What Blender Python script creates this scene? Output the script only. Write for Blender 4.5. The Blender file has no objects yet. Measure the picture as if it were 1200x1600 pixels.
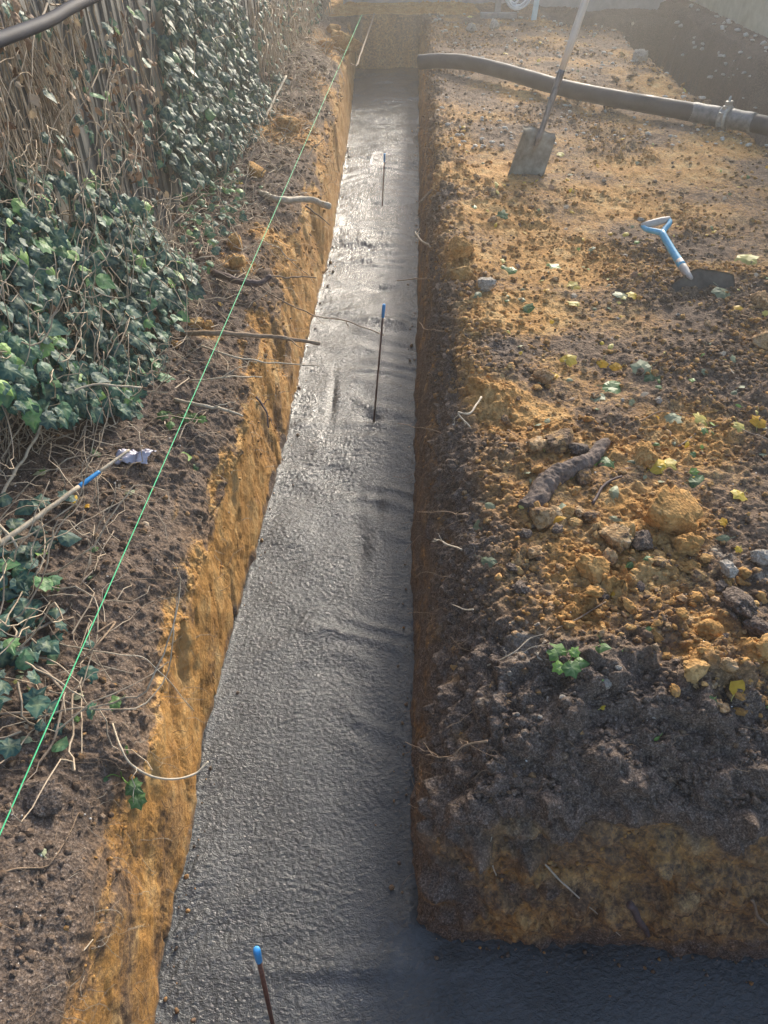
import bpy, bmesh, math, random
import numpy as np
from mathutils import Vector, Matrix, Quaternion
random.seed(7)
RNG = np.random.default_rng(11)
sc = bpy.context.scene
COL = sc.collection

# ------------------------------------------------------------------ camera, sky, sun, exposure
CAM_H = 1.5
PITCH = math.radians(41.7)
cam_d = bpy.data.cameras.new('camera')
cam = bpy.data.objects.new('camera', cam_d)
COL.objects.link(cam)
cam.location = (0, 0, CAM_H)
cam.rotation_euler = (math.pi / 2 - PITCH, 0, 0)
cam_d.sensor_fit = 'VERTICAL'
cam_d.sensor_height = 36
cam_d.sensor_width = 27
cam_d.lens = 26
cam_d.clip_start = 0.02
cam_d.clip_end = 400
sc.camera = cam

SUN_EL, SUN_AZ = math.radians(24), math.radians(20)
world = bpy.data.worlds.new('World')
sc.world = world
world.use_nodes = True
wn = world.node_tree.nodes
sky = wn.new('ShaderNodeTexSky')
sky.sky_type = 'NISHITA'
sky.sun_disc = False
sky.sun_elevation = SUN_EL
sky.sun_rotation = SUN_AZ
sky.air_density = 1.0
sky.dust_density = 2.0
world.node_tree.links.new(sky.outputs[0], wn['Background'].inputs[0])
wn['Background'].inputs[1].default_value = 0.15
sun_d = bpy.data.lights.new('sun', 'SUN')
sun_d.energy = 2.6
sun_d.angle = math.radians(17)
sun_d.color = (1.0, 0.91, 0.77)
sun = bpy.data.objects.new('sun', sun_d)
COL.objects.link(sun)
sd = Vector((math.sin(SUN_AZ) * math.cos(SUN_EL), math.cos(SUN_AZ) * math.cos(SUN_EL), math.sin(SUN_EL)))
sun.rotation_euler = sd.to_track_quat('Z', 'Y').to_euler()
sun.location = sd * 20
sc.view_settings.view_transform = 'Standard'
sc.view_settings.look = 'None'
sc.view_settings.gamma = 1.0
sc.view_settings.exposure = 1.1
sc.view_settings.use_curve_mapping = False

# ------------------------------------------------------------------ pixel -> ray (used only to read positions off the ground)
F = 1600 * 26 / 36
SP, CP = math.sin(PITCH), math.cos(PITCH)
def ray(u, v):
    a, b = (u - 600) / F, (800 - v) / F
    return np.array([a, CP + b * SP, -SP + b * CP])
def P(u, v, z=0.0):
    d = ray(u, v)
    return np.array([0, 0, CAM_H]) + d * ((z - CAM_H) / d[2])
def PX(u, v, A, B):
    """point on the upright plane x = A + B*y"""
    d = ray(u, v)
    return np.array([0, 0, CAM_H]) + d * (A / (d[0] - B * d[1]))
def project(p):
    x, y, z = p[..., 0], p[..., 1], p[..., 2] - CAM_H
    dep = y * CP - z * SP
    up = y * SP + z * CP
    return 600 + F * x / dep, 800 - F * up / dep

def haze_box():  # even haze volume, added to stand in for lens glare at the far end
    m = bpy.data.materials.new('haze'); m.use_nodes = True
    n, l = m.node_tree.nodes, m.node_tree.links
    n.remove(n['Principled BSDF'])
    v = n.new('ShaderNodeVolumePrincipled'); v.inputs['Color'].default_value = (1, .97, .92, 1)
    v.inputs['Density'].default_value = .010; v.inputs['Anisotropy'].default_value = .6
    l.new(v.outputs[0], n['Material Output'].inputs['Volume'])
    bm = bmesh.new(); bmesh.ops.create_cube(bm, size=1)
    for q in bm.verts: q.co = Vector((q.co.x * 24 + 1.5, q.co.y * 31 + 6.5, q.co.z * 5 + .5))
    me = bpy.data.meshes.new('haze'); bm.to_mesh(me); bm.free(); me.materials.append(m)
    o = bpy.data.objects.new('haze', me); COL.objects.link(o); o['kind'] = 'stuff'; o['label'] = 'thin even haze added to the air for a milky glow towards the far end'
haze_box()

# ------------------------------------------------------------------ noise
def _h(ix, iy, iz, s):
    h = (ix.astype(np.uint32) * np.uint32(374761393) + iy.astype(np.uint32) * np.uint32(668265263)
         + iz.astype(np.uint32) * np.uint32(2147483647 - 61) + np.uint32((s * 974634777 + 12345) & 0xffffffff))
    h = (h ^ (h >> np.uint32(13))) * np.uint32(1274126177)
    h = (h ^ (h >> np.uint32(15))) * np.uint32(2246822519)
    h = h ^ (h >> np.uint32(14))
    return (h & np.uint32(0xffffff)).astype(np.float32) / np.float32(0xffffff)
def vnoise(p, s=0):
    f = np.floor(p)
    t = (p - f).astype(np.float32)
    t = t * t * t * (t * (t * 6 - 15) + 10)
    i = f.astype(np.int64)
    x0, y0, z0 = i[..., 0], i[..., 1], i[..., 2]
    tx, ty, tz = t[..., 0], t[..., 1], t[..., 2]
    def L(a, b, k): return a + (b - a) * k
    c = [[[_h(x0 + dx, y0 + dy, z0 + dz, s) for dz in (0, 1)] for dy in (0, 1)] for dx in (0, 1)]
    return L(L(L(c[0][0][0], c[1][0][0], tx), L(c[0][1][0], c[1][1][0], tx), ty),
             L(L(c[0][0][1], c[1][0][1], tx), L(c[0][1][1], c[1][1][1], tx), ty), tz) * 2 - 1
def fbm(p, freq, octv=4, s=0, gain=0.5):
    r = 0; a = 1; tot = 0
    f = np.array(freq, dtype=float) * np.ones(3)
    for k in range(octv):
        r = r + a * vnoise(p * f + 17.3 * k, s + k * 7)
        tot += a; a *= gain; f = f * 2.03
    return r / tot
def worley(p, s=0):
    f = np.floor(p); i = f.astype(np.int64); fr = (p - f).astype(np.float32)
    d1 = np.full(p.shape[:-1], 9.0, np.float32); cid = np.zeros(p.shape[:-1], np.float32)
    for dx in (-1, 0, 1):
        for dy in (-1, 0, 1):
            for dz in (-1, 0, 1):
                X, Y, Z = i[..., 0] + dx, i[..., 1] + dy, i[..., 2] + dz
                ax = dx + _h(X, Y, Z, s) - fr[..., 0]
                ay = dy + _h(X, Y, Z, s + 1) - fr[..., 1]
                az = dz + _h(X, Y, Z, s + 2) - fr[..., 2]
                d = ax * ax + ay * ay + az * az
                m = d < d1
                d1 = np.where(m, d, d1); cid = np.where(m, _h(X, Y, Z, s + 3), cid)
    return np.sqrt(d1), cid
def ss(a, b, x):
    t = np.clip((x - a) / (b - a), 0, 1)
    return t * t * (3 - 2 * t)

# ------------------------------------------------------------------ mesh building
class MB:
    def __init__(s): s.v = []; s.f = []; s.n = 0; s.a = {}
    def add(s, v, f, **attrs):
        v = np.asarray(v, dtype=np.float32).reshape(-1, 3)
        for g in (f if isinstance(f, list) else [f]):
            g = np.asarray(g, dtype=np.int64)
            if g.size: s.f.append(g + s.n)
        for k, val in attrs.items():
            s.a.setdefault(k, []).append((s.n, np.broadcast_to(np.asarray(val, np.float32), (len(v),)).copy()))
        s.v.append(v); s.n += len(v)
    def build(s, name, mat, parent=None, smooth=True, link=True):
        V = np.concatenate(s.v)
        me = bpy.data.meshes.new(name)
        me.vertices.add(len(V)); me.vertices.foreach_set('co', V.ravel())
        tot = sum(g.size for g in s.f); np_ = sum(len(g) for g in s.f)
        li = np.concatenate([g.ravel() for g in s.f]).astype(np.int32)
        st = []; o = 0
        for g in s.f:
            st.append(o + np.arange(len(g)) * g.shape[1]); o += g.size
        me.loops.add(tot); me.loops.foreach_set('vertex_index', li)
        me.polygons.add(np_); me.polygons.foreach_set('loop_start', np.concatenate(st).astype(np.int32))
        me.polygons.foreach_set('use_smooth', np.full(np_, smooth, dtype=bool))
        for k, l in s.a.items():
            arr = np.zeros(len(V), np.float32)
            for (n0, val) in l: arr[n0:n0 + len(val)] = val
            at = me.attributes.new(k, 'FLOAT', 'POINT'); at.data.foreach_set('value', arr)
        me.update(calc_edges=True); me.validate()
        if mat: me.materials.append(mat)
        if not link: return me
        return link_mesh(name, me, parent)
def link_mesh(name, me, parent=None):
    o = bpy.data.objects.new(name, me); COL.objects.link(o)
    if parent: o.parent = parent
    return o
def rebase(o, p):
    """put a world-space mesh object's origin at p"""
    p = Vector(p)
    o.data.transform(Matrix.Translation(-p)); o.location = p
    return o
def tag(o, label=None, cat=None, group=None, kind=None):
    if label: o['label'] = label
    if cat: o['category'] = cat
    if group: o['group'] = group
    if kind: o['kind'] = kind
    return o
def empty(name, loc=(0, 0, 0), rot=(0, 0, 0)):
    o = bpy.data.objects.new(name, None); COL.objects.link(o)
    o.empty_display_size = .1
    o.location = loc; o.rotation_euler = rot
    return o
def copy_tree(o, parent=None):
    c = o.copy(); COL.objects.link(c); c.parent = parent
    for ch in list(o.children): copy_tree(ch, c)
    return c
def spline(pts, n=8):
    pts = [np.asarray(p, float) for p in pts]
    if len(pts) < 3:
        return np.array([pts[0] + (pts[-1] - pts[0]) * t for t in np.linspace(0, 1, n + 1)])
    q = [2 * pts[0] - pts[1]] + pts + [2 * pts[-1] - pts[-2]]
    out = []
    for i in range(1, len(q) - 2):
        for t in np.linspace(0, 1, n, endpoint=False):
            a, b, c, d = q[i - 1], q[i], q[i + 1], q[i + 2]
            out.append(.5 * ((2 * b) + (c - a) * t + (2 * a - 5 * b + 4 * c - d) * t * t + (3 * b - 3 * c + d - a) * t ** 3))
    out.append(pts[-1])
    return np.array(out)
def tube(mb, pts, r, sides=6, cap=True, squash=None, **attrs):
    pts = np.asarray(pts, float); n = len(pts)
    r = np.broadcast_to(np.asarray(r, float), (n,))
    T = np.gradient(pts, axis=0); T /= np.linalg.norm(T, axis=1)[:, None] + 1e-12
    ref = np.array([0, 0, 1.0]) if abs(T[0][2]) < .9 else np.array([1.0, 0, 0])
    N = np.zeros_like(pts); a = np.cross(T[0], ref); a /= np.linalg.norm(a); N[0] = a
    for i in range(1, n):
        a = N[i - 1] - T[i] * np.dot(N[i - 1], T[i]); N[i] = a / (np.linalg.norm(a) + 1e-12)
    B = np.cross(T, N)
    ang = np.linspace(0, 2 * np.pi, sides, endpoint=False)
    V = pts[:, None] + r[:, None, None] * (np.cos(ang)[None, :, None] * N[:, None] + np.sin(ang)[None, :, None] * B[:, None])
    V = V.reshape(-1, 3)
    i = np.arange(n - 1)[:, None] * sides; j = np.arange(sides)[None]; k = (j + 1) % sides
    fs = [np.stack([i + j, i + k, i + sides + k, i + sides + j], -1).reshape(-1, 4)]
    if cap:
        V = np.vstack([V, pts[0], pts[-1]]); c0, c1 = n * sides, n * sides + 1
        fs.append(np.array([[c0, (q + 1) % sides, q] for q in range(sides)] + [[c1, (n - 1) * sides + q, (n - 1) * sides + (q + 1) % sides] for q in range(sides)]))
    mb.add(V, fs, **attrs)
def box(mb, c, s, rot=None, **attrs):
    c = np.asarray(c, float); s = np.asarray(s, float) / 2
    v = np.array([[x, y, z] for x in (-1, 1) for y in (-1, 1) for z in (-1, 1)]) * s
    if rot is not None: v = v @ np.asarray(rot.to_3x3()).T
    f = [[0, 1, 3, 2], [4, 6, 7, 5], [0, 4, 5, 1], [2, 3, 7, 6], [0, 2, 6, 4], [1, 5, 7, 3]]
    mb.add(v + c, np.array(f), **attrs)
def jitter(pts, amt, s=1):
    pts = np.asarray(pts, float); n = len(pts)
    w = np.sin(np.linspace(0, np.pi, n))[:, None] * .7 + .3
    j = np.stack([vnoise(pts * s + k * 31.7, k) for k in range(3)], -1)
    return pts + j * amt * w
def bevel(o, w=.003, seg=2):
    m = o.modifiers.new('bevel', 'BEVEL'); m.width = w; m.segments = seg; m.limit_method = 'ANGLE'
    return o

# ------------------------------------------------------------------ materials
def mat(name):
    m = bpy.data.materials.new(name); m.use_nodes = True
    return m, m.node_tree.nodes, m.node_tree.links, m.node_tree.nodes['Principled BSDF']
def nd(n, t, **k):
    x = n.new(t)
    for a, b in k.items(): setattr(x, a, b)
    return x
def noise(n, l, scale, detail=4, rough=.6, vec=None, w=None):
    x = n.new('ShaderNodeTexNoise'); x.inputs['Scale'].default_value = scale
    x.inputs['Detail'].default_value = detail; x.inputs['Roughness'].default_value = rough
    if vec: l.new(vec, x.inputs['Vector'])
    return x
def ramp(n, l, src, stops):
    r = n.new('ShaderNodeValToRGB'); e = r.color_ramp.elements
    while len(e) < len(stops): e.new(.5)
    for i, (p, c) in enumerate(stops):
        e[i].position = p; e[i].color = (c, c, c, 1) if isinstance(c, (int, float)) else (*c, 1)
    l.new(src, r.inputs[0]); return r
def mixc(n, l, fac, a, b, mode='MIX'):
    x = n.new('ShaderNodeMix'); x.data_type = 'RGBA'; x.blend_type = mode
    for s, i in ((fac, 0), (a, 6), (b, 7)):
        if isinstance(s, (int, float)): x.inputs[i].default_value = s
        elif isinstance(s, tuple): x.inputs[i].default_value = (*s, 1)
        else: l.new(s, x.inputs[i])
    return x.outputs[2]
def math_(n, l, op, a, b=None, clamp=False):
    x = n.new('ShaderNodeMath'); x.operation = op; x.use_clamp = clamp
    for i, s in enumerate((a, b)):
        if s is None: continue
        if isinstance(s, (int, float)): x.inputs[i].default_value = s
        else: l.new(s, x.inputs[i])
    return x.outputs[0]
def attr(n, name):
    x = n.new('ShaderNodeAttribute'); x.attribute_name = name; return x.outputs['Fac']
def bumps(n, l, bsdf, srcs):
    prev = None
    for (h, dist, st) in srcs:
        b = n.new('ShaderNodeBump'); b.inputs['Distance'].default_value = dist; b.inputs['Strength'].default_value = st
        l.new(h, b.inputs['Height'])
        if prev: l.new(prev, b.inputs['Normal'])
        prev = b.outputs[0]
    l.new(prev, bsdf.inputs['Normal'])

def soil_material():
    m, n, l, b = mat('soil')
    geo = n.new('ShaderNodeNewGeometry').outputs['Position']
    clay, dark, pale, wet = attr(n, 'clay'), attr(n, 'dark'), attr(n, 'pale'), attr(n, 'wet')
    n1 = noise(n, l, 9, 5, .65, geo).outputs[0]
    n2 = noise(n, l, 45, 5, .7, geo).outputs[0]
    n3 = noise(n, l, 220, 4, .7, geo).outputs[0]
    vor = nd(n, 'ShaderNodeTexVoronoi'); vor.inputs['Scale'].default_value = 110; l.new(geo, vor.inputs['Vector'])
    # clay amount broken up by noise
    c = math_(n, l, 'ADD', clay, math_(n, l, 'MULTIPLY', math_(n, l, 'SUBTRACT', n2, .5), 1.5))
    dry = math_(n, l, 'SUBTRACT', 1.0, math_(n, l, 'MULTIPLY', wet, .85))
    c = math_(n, l, 'ADD', c, math_(n, l, 'MULTIPLY', math_(n, l, 'MULTIPLY', math_(n, l, 'SUBTRACT', n3, .5), .9), dry))
    c = ramp(n, l, c, [(.25, 0.0), (.75, 1.0)]).outputs[0]
    brown = ramp(n, l, n2, [(.25, (.070, .046, .032)), (.5, (.165, .11, .072)), (.75, (.30, .215, .145))]).outputs[0]
    orange = ramp(n, l, n1, [(.3, (.33, .165, .046)), (.5, (.46, .25, .080)), (.7, (.55, .37, .165))]).outputs[0]
    col = mixc(n, l, c, brown, orange)
    topsoil = ramp(n, l, n3, [(.3, (.040, .029, .024)), (.5, (.125, .091, .070)), (.72, (.34, .275, .225))]).outputs[0]
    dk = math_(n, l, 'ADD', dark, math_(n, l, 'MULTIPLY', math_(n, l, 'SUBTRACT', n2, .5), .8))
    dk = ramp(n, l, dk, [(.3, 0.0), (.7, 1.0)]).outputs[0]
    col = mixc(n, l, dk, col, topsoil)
    pl = math_(n, l, 'ADD', pale, math_(n, l, 'MULTIPLY', math_(n, l, 'SUBTRACT', n2, .5), .7))
    pl = ramp(n, l, pl, [(.35, 0.0), (.8, 1.0)]).outputs[0]
    col = mixc(n, l, pl, col, ramp(n, l, n3, [(.3, (.24, .20, .155)), (.7, (.52, .47, .40))]).outputs[0])
    # per-crumb tint
    mp = n.new('ShaderNodeMapping'); mp.vector_type = 'POINT'; mp.inputs['Rotation'].default_value = (math.radians(-42), 0, 0); l.new(geo, mp.inputs[0])
    mp2 = n.new('ShaderNodeMapping'); mp2.inputs['Scale'].default_value = (1, .09, 1); l.new(mp.outputs[0], mp2.inputs[0])
    st = noise(n, l, 75, 5, .7, mp2.outputs[0]).outputs[0]
    stc = ramp(n, l, st, [(.28, (.5, .43, .38)), (.42, (1.0, .99, .97)), (.7, (1.2, 1.17, 1.12))]).outputs[0]
    col = mixc(n, l, wet, col, mixc(n, l, 1.0, col, stc, 'MULTIPLY'))
    tint = ramp(n, l, vor.outputs['Color'], [(.1, .72), (.9, 1.28)]).outputs[0]
    col = mixc(n, l, dry, col, tint, 'MULTIPLY')
    l.new(col, b.inputs['Base Color'])
    rg = math_(n, l, 'SUBTRACT', .93, math_(n, l, 'MULTIPLY', wet, .45))
    l.new(rg, b.inputs['Roughness'])
    b.inputs['Specular IOR Level'].default_value = .35
    bumps(n, l, b, [(math_(n, l, 'MULTIPLY', st, wet), .012, .8), (n2, .010, .5), (math_(n, l, 'MULTIPLY', vor.outputs['Distance'], dry), .006, .6), (math_(n, l, 'MULTIPLY', n3, dry), .003, .8)])
    return m
def concrete_material():
    m, n, l, b = mat('wet_concrete')
    geo = n.new('ShaderNodeNewGeometry').outputs['Position']
    mp = n.new('ShaderNodeMapping'); mp.inputs['Scale'].default_value = (1, 1.5, 1); l.new(geo, mp.inputs[0])
    n1 = noise(n, l, 5, 5, .6, geo).outputs[0]
    n2 = noise(n, l, 70, 4, .6, mp.outputs[0]).outputs[0]
    n3 = noise(n, l, 260, 3, .6, geo).outputs[0]
    n2.node.inputs['Distortion'].default_value = .8
    slurry = attr(n, 'slurry')
    col = ramp(n, l, n1, [(.3, (.029, .034, .036)), (.7, (.055, .062, .065))]).outputs[0]
    col = mixc(n, l, math_(n, l, 'MULTIPLY', n3, .35), col, (.09, .095, .095))
    col = mixc(n, l, slurry, col, (.10, .112, .12))
    l.new(col, b.inputs['Base Color'])
    l.new(ramp(n, l, n1, [(.35, .06), (.65, .19)]).outputs[0], b.inputs['Roughness'])
    b.inputs['Specular IOR Level'].default_value = .75
    bumps(n, l, b, [(n2, .006, .8), (n3, .002, .9)])
    return m
def simple(name, c1, c2, scale=30, rough=.6, spec=.5, metal=0, bump=.002, vec=None, stretch=None, detail=5, r2=None):
    m, n, l, b = mat(name)
    tc = n.new('ShaderNodeTexCoord').outputs['Object']
    if stretch:
        mp = n.new('ShaderNodeMapping'); mp.inputs['Scale'].default_value = stretch; l.new(tc, mp.inputs[0]); tc = mp.outputs[0]
    x = noise(n, l, scale, detail, .65, tc).outputs[0]
    col = ramp(n, l, x, [(.3, c1), (.7, c2)]).outputs[0]
    l.new(col, b.inputs['Base Color'])
    if r2 is not None: l.new(ramp(n, l, x, [(.3, rough), (.7, r2)]).outputs[0], b.inputs['Roughness'])
    else: b.inputs['Roughness'].default_value = rough
    b.inputs['Specular IOR Level'].default_value = spec; b.inputs['Metallic'].default_value = metal
    if bump:
        x2 = noise(n, l, scale * 3, 4, .7, tc).outputs[0]
        bumps(n, l, b, [(x, bump * 2, .6), (x2, bump, .6)])
    return m
def leaf_material(name, stops, rough=.4, transl=.25, vein=True):
    m, n, l, b = mat(name)
    geo = n.new('ShaderNodeNewGeometry').outputs['Position']
    r = attr(n, 'rnd')
    n2 = noise(n, l, 60, 4, .6, geo).outputs[0]
    f = math_(n, l, 'ADD', r, math_(n, l, 'MULTIPLY', math_(n, l, 'SUBTRACT', n2, .5), .25))
    col = ramp(n, l, f, stops).outputs[0]
    if vein:
        col = mixc(n, l, math_(n, l, 'MULTIPLY', attr(n, 'vein'), .55), col, (.30, .36, .20))
    l.new(col, b.inputs['Base Color']); b.inputs['Roughness'].default_value = rough; b.inputs['Specular IOR Level'].default_value = .35
    tr = n.new('ShaderNodeBsdfTranslucent'); l.new(col, tr.inputs[0])
    ms = n.new('ShaderNodeMixShader'); ms.inputs[0].default_value = transl
    l.new(b.outputs[0], ms.inputs[1]); l.new(tr.outputs[0], ms.inputs[2])
    l.new(ms.outputs[0], n['Material Output'].inputs[0])
    bumps(n, l, b, [(noise(n, l, 150, 3, .6, geo).outputs[0], .001, .5)])
    return m
M = {}
M['soil'] = soil_material()
M['concrete'] = concrete_material()
M['root'] = simple('root_bark', (.17, .11, .07), (.36, .26, .17), 60, .8, bump=.001)
M['rootpale'] = simple('pale_root', (.36, .29, .20), (.60, .52, .40), 80, .7, bump=.0006)
M['rootdark'] = simple('dark_root', (.055, .035, .035), (.13, .085, .075), 50, .7, bump=.001)
M['bark'] = simple('log_bark', (.065, .046, .038), (.24, .18, .145), 38, .9, bump=.007, stretch=(1, 1, 1))
M['wood_cut'] = simple('cut_wood', (.33, .22, .12), (.55, .40, .24), 40, .8, bump=.001)
M['fence'] = simple('weathered_boards', (.09, .087, .08), (.25, .245, .225), 14, .85, bump=.003, stretch=(3, 3, .25))
M['vine'] = simple('dry_vine_stem', (.26, .19, .13), (.60, .50, .37), 20, .85, bump=0)
M['twig'] = simple('dead_twig', (.19, .14, .10), (.42, .34, .26), 30, .85, bump=0)
M['steel_pin'] = simple('rusty_steel', (.07, .03, .022), (.20, .10, .075), 90, .6, .5, .4, bump=.0006)
M['bluetape'] = simple('blue_tape', (.02, .22, .55), (.05, .32, .68), 40, .4, bump=0)
M['string'] = simple('green_line', (.06, .55, .22), (.12, .72, .34), 200, .6, bump=0)
M['rubber'] = simple('dusty_rubber', (.010, .011, .015), (.050, .053, .064), 9, .5, .45, bump=.0015, r2=.75)
M['collar'] = simple('cement_smeared_steel', (.09, .09, .09), (.26, .255, .24), 25, .55, .5, .3, bump=.002)
M['clamp'] = simple('galvanised_clamp', (.25, .24, .22), (.55, .53, .48), 35, .45, .5, .5, bump=.002)
M['blade'] = simple('soiled_blade', (.17, .15, .115), (.42, .38, .31), 16, .65, .4, .25, bump=.001)
M['blade_dark'] = simple('dark_blade', (.035, .03, .026), (.12, .10, .08), 22, .55, .5, .4, bump=.001)
M['socket'] = simple('worn_socket', (.06, .055, .06), (.38, .36, .34), 22, .5, .5, .4, bump=.001, stretch=(2, 2, .7))
M['handle'] = simple('pale_wood_handle', (.62, .53, .42), (.80, .72, .62), 12, .6, bump=.0005, stretch=(6, 6, .5))
M['bluepaint'] = simple('worn_blue_paint', (.08, .33, .50), (.17, .50, .68), 30, .45, bump=.0005)
M['grip'] = simple('worn_grey_grip', (.42, .36, .31), (.60, .54, .48), 30, .55, bump=.0008)
M['pipe'] = simple('black_pipe', (.010, .013, .026), (.025, .033, .055), 8, .7, .25, bump=0)
M['render'] = simple('rendered_wall', (.40, .35, .23), (.60, .55, .40), 5, .9, bump=.004, detail=8)
M['block'] = simple('grey_block_wall', (.30, .29, .28), (.46, .44, .42), 6, .9, bump=.004)
M['timber'] = simple('grey_timber', (.22, .21, .20), (.38, .36, .34), 18, .8, bump=.001)
M['white'] = simple('white_plastic', (.62, .62, .60), (.82, .82, .80), 20, .4, bump=0)
M['paleblue'] = simple('pale_blue_paint', (.45, .62, .66), (.66, .78, .80), 20, .5, bump=0)
M['stone'] = simple('pale_stone', (.35, .32, .27), (.66, .62, .55), 30, .8, bump=.002)
M['plastic'] = simple('crumpled_film', (.30, .29, .36), (.52, .50, .58), 12, .25, bump=.004)
M['bone'] = simple('white_grit', (.55, .52, .47), (.80, .78, .72), 60, .7, bump=0)
M['ivy'] = leaf_material('ivy_leaf', [(.05, (.012, .046, .044)), (.35, (.026, .085, .080)), (.62, (.048, .135, .100)), (.85, (.11, .25, .10)), (.97, (.26, .44, .12))], .52, .15)
M['green'] = leaf_material('green_leaf', [(.1, (.045, .10, .035)), (.5, (.09, .19, .05)), (.9, (.20, .36, .06))], .45, .2)
M['grey_leaf'] = leaf_material('leaf_underside', [(.1, (.16, .19, .11)), (.9, (.38, .40, .24))], .55, .15, False)
M['yellow'] = leaf_material('yellow_leaf', [(.1, (.62, .34, .03)), (.5, (.72, .50, .05)), (.9, (.62, .56, .18))], .5, .3, False)
M['dead'] = leaf_material('dead_leaf', [(.1, (.14, .08, .05)), (.5, (.32, .20, .12)), (.9, (.52, .42, .30))], .7, .15, False)

# ------------------------------------------------------------------ trench plan (metres)
def from_px(lst, z):
    q = np.array([P(u, v, z)[:2] for u, v in lst]); q = q[np.argsort(q[:, 1])]
    return q
Lq = from_px([(240, 1600), (268, 1440), (300, 1300), (322, 1150), (375, 950), (428, 760), (452, 670), (478, 540), (518, 390), (531, 300), (547, 200), (553, 130)], -.6)
Rq = from_px([(640, 1440), (640, 1200), (642, 1000), (646, 700), (652, 520), (655, 400), (655, 250), (655, 190), (655, 125)], -.6)
def xL(y): return np.interp(y, Lq[:, 1], Lq[:, 0])
def xR(y): return np.interp(y, Rq[:, 1], Rq[:, 0])
def yF(x): return np.interp(x, [.07, .17, .5, 1.0, 2.0], [.72, .70, .675, .65, .62])
Y_END = 11.15
FLOOR = -.75
def prof(d, pts):
    pts = np.array(pts); return np.interp(d, pts[:, 0], pts[:, 1])
PR = [(-.02, FLOOR), (0, -.6), (.03, -.45), (.06, -.3), (.10, -.2), (.16, -.1), (.24, -.03), (.4, 0)]
PF = [(-.03, FLOOR), (0, -.6), (.04, -.45), (.09, -.28), (.14, -.15), (.20, -.10), (.34, -.05), (.6, 0)]
PL = [(-.02, FLOOR), (0, -.6), (.02, -.4), (.045, -.2), (.09, -.11), (.16, -.05), (.3, 0), (.6, .07), (.85, .12), (1.5, .12)]
PS = [(-.05, -.95), (0, -.8), (.06, -.3), (.12, -.05), (.25, 0)]
def smin(a, b, k):
    h = np.clip(.5 + .5 * (b - a) / k, 0, 1)
    return b + (a - b) * h - k * h * (1 - h)
# patches of bright clay / dark topsoil / pale dust seen on the right-hand block: (px, py, radius_m, amount)
CLAY = [(750, 270, .30, 1.0), (800, 330, .25, .7), (730, 400, .14, 1), (960, 300, .40, .7), (1080, 260, .35, .6), (880, 400, .3, .9), (980, 250, .3, .7),
        (830, 480, .22, .8), (790, 620, .13, .9), (850, 640, .12, .5), (960, 690, .15, .6), (1060, 690, .2, .45), (1040, 800, .12, .9), (925, 900, .09, 1.0),
        (900, 960, .08, .6), (1000, 880, .10, .6), (1110, 990, .05, 1), (1090, 1030, .05, .9), (1150, 1100, .10, .75), (1190, 1020, .07, .7),
        (720, 220, .2, .5), (850, 130, .5, .35), (1000, 130, .4, .3), (1150, 230, .25, .5), (980, 780, .08, .5), (870, 560, .1, .5)]
DARK = [(870, 1080, .20, 1.0), (980, 1110, .20, 1.0), (760, 1000, .16, .9), (740, 830, .14, .8), (790, 700, .08, .6), (1120, 1180, .25, .9), (1150, 950, .07, .8),
        (780, 540, .12, .7), (1100, 480, .25, .45), (1150, 600, .22, .5), (990, 500, .12, .4), (1170, 350, .3, .35), (1080, 860, .05, .4), (850, 960, .06, .5),
        (700, 600, .12, .5), (830, 1180, .2, .8), (690, 300, .12, .6)]
PALE = [(820, 1000, .07, .55), (780, 1060, .06, .4), (1130, 870, .05, .6), (1190, 900, .05, .6), (860, 920, .05, .35), (1180, 850, .06, .3), (950, 45, .3, .3), (740, 40, .4, .4), (900, 50, .4, .25)]
CLAYL = [(520, 80, .30, 1.0), (545, 130, .35, .8), (450, 200, .35, 1.1), (440, 345, .17, 1.2), (372, 400, .10, .9), (470, 370, .20, .8), (320, 505, .06, .9), (500, 60, .5, .6)]
def splat(xy, lst, z=0.0):
    r = np.zeros(xy.shape[:-1], np.float32)
    for u, v, rad, amt in lst:
        c = P(u, v, z)[:2]
        d2 = ((xy[..., 0] - c[0]) ** 2 + (xy[..., 1] - c[1]) ** 2) / rad ** 2
        r = np.maximum(r, amt * np.exp(-d2 * .9))
    return r

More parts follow.
